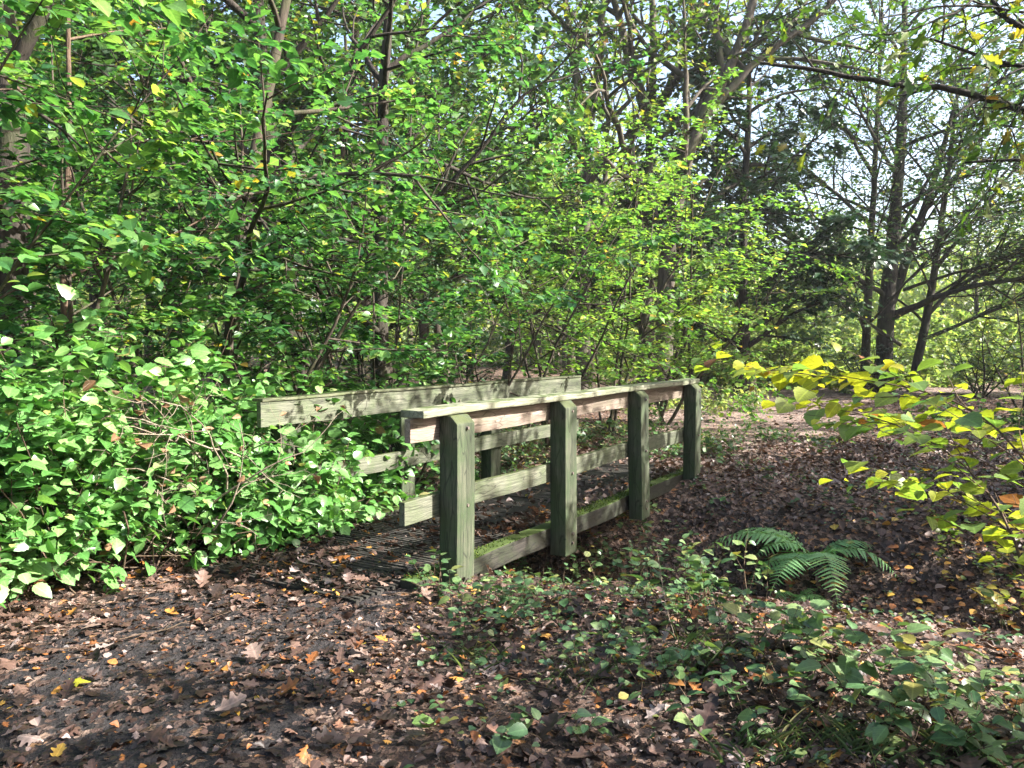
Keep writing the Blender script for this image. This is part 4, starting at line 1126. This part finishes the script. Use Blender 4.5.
# grass tufts
def tuft(label, px, py, seed, n, L):
    rg = np.random.default_rng(seed); x, y = at(px, py)
    chunks = []
    P0 = rg.normal(0, .09, (n, 2))
    Vs = []
    for s in range(3):
        pass
    a = rg.uniform(0, 6.28, n); el = rg.uniform(.8, 3.0, n)
    D = unit(np.stack([np.cos(a), np.sin(a), el], -1))
    P = np.stack([P0[:, 0], P0[:, 1], gz(P0[:, 0] + x, P0[:, 1] + y) - float(gz(x, y)) - .01], -1)
    ln = L * .8 * rg.uniform(.4, 1.2, n)
    Nn = np.stack([-np.cos(a), -np.sin(a), np.full(n, .4)], -1)
    blade = strip_template([0, .25, .5, .75, 1], [.5, .5, .42, .28, .02], droop=.35, fold=.15)
    me = join_leaves('grass_tuft', [leaf_arrays(P, D, Nn, ln, .008, rg.random(n), blade)])
    o = mesh_obj('grass_tuft', me, M['grass']); o.location = (x, y, float(gz(x, y)))
    tag(o, label, 'grass tuft')
tuft('grass tuft at the centre of the near bank', 700, 660, 801, 80, .22)
tuft('grass tuft beside the broad leaved seedling at right', 845, 745, 802, 90, .2)
tuft('grass tuft at the bottom edge right of centre', 770, 755, 803, 80, .2)
tuft('thin grass tuft below the seedling patch', 575, 680, 804, 70, .16)
tuft('thin grass tuft on the left side of the near bank', 470, 660, 805, 60, .16)
tuft('grass tuft in the bottom right corner under the bramble seedling', 950, 755, 806, 80, .2)

# ------------------------------------------------------------------ ground cover (uncountable little leaves)
def cover():
    rg = np.random.default_rng(901)
    n = 16000
    px = rg.uniform(-4.5, 8, n); py = rg.uniform(2.6, 15, n)
    s, c = local(px, py)
    dens = .22 + .5 * np.sin(px * 2.1 + 1.2) * np.sin(py * 1.8 + .4) + .3 * np.sin(px * 5 + py * 3)
    near_bank = np.exp(-((s - .6) / 1.0) ** 2) * (c < -.9)
    strip = np.exp(-((s - 1.6) / 1.4) ** 2) * np.exp(-((c + 1.5) / .7) ** 2)
    left = ((c > 1.0) & (s > .3)) * .9
    pr = np.clip(.10 + dens * .18 + near_bank * .30 * (dens > .1) + strip * .6 + left, 0, 1)
    pathd = (c > -1.0) & (c < 1.0) & (s < 6.5)
    pr = np.where(pathd, 0, pr)
    pr = np.where((s > 6.2) & (np.abs(c + .6) < 2.0), pr * .12, pr)
    pr = np.where((px < -.5) & (py < 4.8), .0, pr)
    k = rg.random(n) < pr
    px, py = px[k], py[k]; m = len(px)
    z = gz(px, py) + micro(px, py)
    # small leaves in twos and threes on short stalks
    rep = 4
    P = np.repeat(np.stack([px, py, z], -1), rep, 0); P = P + rg.normal(0, .035, P.shape) * np.array([1, 1, 0])
    P[:, 2] += rg.uniform(.012, .085, len(P))
    a = rg.uniform(0, 6.28, len(P))
    D = np.stack([np.cos(a), np.sin(a), rg.normal(0, .2, len(P))], -1)
    Nn = rg.normal(0, .35, P.shape); Nn[:, 2] += 1
    rnd = np.clip(rg.random(len(P)) * .9 + .03, 0, 1)
    me = join_leaves('ground_cover', [leaf_arrays(P, D, Nn, rg.uniform(.022, .055, len(P)), .9, rnd, T_OVAL)])
    o = mesh_obj('ground_cover', me, M['shade'])
    tag(o, 'scattered ivy and small seedlings covering the banks of the gully', 'ground cover', kind='stuff')
cover()

# ------------------------------------------------------------------ leaf litter
def litter():
    rg = np.random.default_rng(911)
    chunks = []
    def place(n, x0, x1, y0, y1, size, templs, prob):
        x = rg.uniform(x0, x1, n); y = rg.uniform(y0, y1, n)
        k = (rg.random(n) < prob(x, y)) & (np.abs(x) < y * .78 + .6)
        x, y = x[k], y[k]
        s, c = local(x, y)
        ond = (s > -.02) & (s < 6.32) & (np.abs(c) < .72)
        onb = (s > -.02) & (s < 6.32) & (np.abs(c) < 1.0) & ~ond
        z = gz(x, y) + micro(x, y)
        z = np.where(ond, .004, z)
        keep = ~onb
        x, y, z, ond = x[keep], y[keep], z[keep], ond[keep]
        m = len(x)
        h = 1e-2
        gx = (gz(x + h, y) - gz(x - h, y)) / (2 * h); gy = (gz(x, y + h) - gz(x, y - h)) / (2 * h)
        Nn = np.stack([-gx, -gy, np.ones(m)], -1)
        tilt = rg.normal(0, .24, (m, 3)); tilt[:, 2] = 0
        Nn = unit(Nn + tilt)
        a = rg.uniform(0, 6.28, m)
        D = np.stack([np.cos(a), np.sin(a), np.zeros(m)], -1)
        D = unit(D - Nn * np.sum(D * Nn, -1, keepdims=True))
        P = np.stack([x, y, z + rg.uniform(.012, .034, m)], -1)
        L = size * np.clip(rg.lognormal(0, .32, m), .4, 2.0)
        fresh = .5 + .5 * np.sin(x * 1.3 + 2) * np.sin(y * 1.7)
        rnd = np.clip(rg.beta(1.05, 1.35, m) * .95 + .05 * fresh, 0, 1)
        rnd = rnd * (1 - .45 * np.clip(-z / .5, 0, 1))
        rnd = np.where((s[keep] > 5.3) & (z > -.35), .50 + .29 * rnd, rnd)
        g = rg.random(m)
        rnd = np.where((rnd > .97) & (g < .5), rnd - .3, rnd)
        ti = rg.integers(0, len(templs), m)
        for i, t in enumerate(templs):
            q = ti == i
            if q.any():
                chunks.append(leaf_arrays(P[q], D[q], Nn[q], L[q], rg.uniform(.75, 1.15, q.sum()), rnd[q], t))
    def near(x, y):
        s, c = local(x, y)
        patch = .5 + .5 * np.sin(x * 2.4 + 1.1 * np.sin(y * 2.1)) * np.sin(y * 2.7 + .8)
        # trodden middle of the path is barer
        pc = np.interp(y, [0, 1.2, 3.2, 4.4, 5.2], [-2.6, -2.2, -1.55, -1.4, -1.5])
        tread = np.exp(-((x - pc) / .95) ** 2)
        p = .34 + .5 * patch - .34 * tread * (1 - .5 * patch)
        ond = (s > -.02) & (s < 6.32) & (np.abs(c) < .72)
        edge = ((s > 1.6) & (c < -.35)) | (s < .7 + .3 * np.sin(c * 5))
        return np.where(ond, np.where(edge, .7, .12), np.clip(p, .06, 1))
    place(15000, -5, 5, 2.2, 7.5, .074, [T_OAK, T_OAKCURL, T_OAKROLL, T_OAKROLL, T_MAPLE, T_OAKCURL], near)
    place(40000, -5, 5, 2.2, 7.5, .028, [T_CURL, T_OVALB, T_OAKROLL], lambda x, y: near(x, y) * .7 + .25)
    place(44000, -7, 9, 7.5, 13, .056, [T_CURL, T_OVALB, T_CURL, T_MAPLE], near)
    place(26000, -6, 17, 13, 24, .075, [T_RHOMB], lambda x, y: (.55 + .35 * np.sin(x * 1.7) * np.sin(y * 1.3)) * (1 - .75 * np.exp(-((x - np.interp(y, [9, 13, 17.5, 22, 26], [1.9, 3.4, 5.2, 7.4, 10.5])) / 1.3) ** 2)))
    # freshly fallen orange and yellow leaves thick on the far bank
    n = 900
    x = rg.normal(4.1, .9, n); y = rg.normal(6.9, .9, n)
    s_, c_ = local(x, y); k = c_ < -1.2; x, y = x[k], y[k]; m = len(x)
    Nn = rg.normal(0, .3, (m, 3)); Nn[:, 2] += 1
    a = rg.uniform(0, 6.28, m)
    P = np.stack([x, y, gz(x, y) + micro(x, y) + rg.uniform(.03, .05, m)], -1)
    chunks.append(leaf_arrays(P, np.stack([np.cos(a), np.sin(a), rg.normal(0, .15, m)], -1), Nn, .06 * np.clip(rg.lognormal(0, .3, m), .5, 1.8), .9, rg.choice([.55, .72, .82, .87, .9, .93, .95], m), T_OVAL))
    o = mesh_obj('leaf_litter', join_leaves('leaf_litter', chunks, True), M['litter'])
    tag(o, 'fallen brown orange and grey leaves carpeting the woodland floor', 'leaf litter', kind='stuff')
litter()

# two leaves one can tell apart
def single_leaf(name, label, px, py, L, templ, rnd, mat, rot, w=.8):
    x, y = at(px, py)
    P = np.array([[0, 0, 0.0]]); D = np.array([[math.cos(rot), math.sin(rot), .0]]); Nn = np.array([[.1, -.25, 1.0]])
    o = mesh_obj(name, join_leaves(name, [leaf_arrays(P, D, Nn, L, w, rnd, templ)]), mat)
    o.location = (x, y, float(gz(x, y)) + .05)
    tag(o, label, 'leaf')
single_leaf('fallen_leaf', 'fresh green oval leaf lying on the dark path at the bottom', 412, 735, .10, T_OVAL, .8, M['hazel'], .15, .85)
single_leaf('fallen_leaf', 'bright yellow fallen leaf at the left of the path', 66, 692, .11, T_MAPLE, .72, M['yellow'], .2, .9)
single_leaf('fallen_leaf', 'large pale grey curled leaf on the path near the bottom', 215, 722, .13, T_OAKCURL, .72, M['litter'], .6, 1)

# fallen twigs on the floor
tw = [(60, 655, 1.0, .5), (390, 600, .7, .2), (560, 700, .6, 2.2), (300, 640, .5, 2.7), (720, 490, 1.1, .6), (930, 700, .6, 1.0), (640, 715, .5, .4), (470, 745, .45, 1.2)]
TL = ['left of the bare earth near the bramble', 'between the bramble and the nearest post', 'on the near bank below the seedlings', 'across the middle of the path',
      'slanting down the bank past the far post', 'among the seedlings at bottom right', 'right of the small seedling at the bottom', 'at the bottom edge beside the green leaf']
for k, (px, py, L, a) in enumerate(tw):
    rg = np.random.default_rng(950 + k); T = Skel(); x, y = at(px, py)
    grow(T, (0, 0, 0), (math.cos(a), math.sin(a), .02), L, .006, 0, [lv(.08, .07, 0, 4, .3, 40, .3, .5, .9, .7, 2), lv(.05, .06, 0, 2, .1, 40, .4, .5, .9, .7)], rg)
    tubes = []
    for pts, rad, kk in T.tubes:
        pts = pts.copy(); pts[:, 2] = gz(pts[:, 0] + x, pts[:, 1] + y) + micro(pts[:, 0] + x, pts[:, 1] + y) + .03
        tubes.append((pts, rad, kk))
    o = mesh_obj('fallen_twig', tube_mesh('fallen_twig', tubes), M['twig']); o.location = (x, y, 0)
    tag(o, 'thin fallen twig ' + TL[k], 'twig')

# ------------------------------------------------------------------ air
def haze():
    bm = bmesh.new()
    bmesh.ops.create_cube(bm, size=1)
    for v in bm.verts:
        v.co = Vector((v.co.x * 640, 170 + v.co.y * 560, 9.0 + v.co.z * 24))
    me = bpy.data.meshes.new('haze'); bm.to_mesh(me); bm.free()
    m, nt, out = new_mat('autumn_air')
    pv = N(nt, 'ShaderNodeVolumePrincipled')
    pv.inputs['Color'].default_value = (.95, .96, 1, 1)
    pv.inputs['Density'].default_value = .0005
    pv.inputs['Anisotropy'].default_value = .2
    nt.links.new(pv.outputs[0], out.inputs['Volume'])
    o = mesh_obj('haze', me, m)
    tag(o, 'thin bright autumn air filling the wood', 'haze', kind='stuff')
haze()

# ------------------------------------------------------------------ light
SUN_AZ = R(98)     # clockwise from +Y: the sun stands to the right
SUN_EL = R(37)
W = bpy.data.worlds.new('World'); SC.world = W; W.use_nodes = True
nt = W.node_tree; nt.nodes.clear()
sky = nt.nodes.new('ShaderNodeTexSky'); sky.sky_type = 'NISHITA'; sky.sun_disc = False
sky.sun_elevation = SUN_EL; sky.sun_rotation = SUN_AZ
sky.ozone_density = 1.0; sky.air_density = 1.0; sky.dust_density = 4.0
bg = nt.nodes.new('ShaderNodeBackground'); bg.inputs['Strength'].default_value = .11
wo = nt.nodes.new('ShaderNodeOutputWorld')
nt.links.new(sky.outputs[0], bg.inputs[0]); nt.links.new(bg.outputs[0], wo.inputs[0])
sd = bpy.data.lights.new('sun', 'SUN'); sd.energy = 5.0; sd.angle = R(.53); sd.color = (1, .96, .90)
sun = bpy.data.objects.new('sun', sd); COL.objects.link(sun)
to = Vector((math.sin(SUN_AZ) * math.cos(SUN_EL), math.cos(SUN_AZ) * math.cos(SUN_EL), math.sin(SUN_EL)))
sun.rotation_euler = to.to_track_quat('Z', 'Y').to_euler()
SC.view_settings.view_transform = 'Standard'
SC.view_settings.look = 'None'
SC.view_settings.exposure = 2.3
SC.view_settings.gamma = 1
SC.render.engine = 'CYCLES'
SC.cycles.max_bounces = 6
SC.cycles.volume_bounces = 0
SC.cycles.diffuse_bounces = 4
SC.cycles.transmission_bounces = 4
SC.cycles.glossy_bounces = 2
SC.cycles.caustics_reflective = False
SC.cycles.caustics_refractive = False
SC.cycles.sample_clamp_indirect = 6
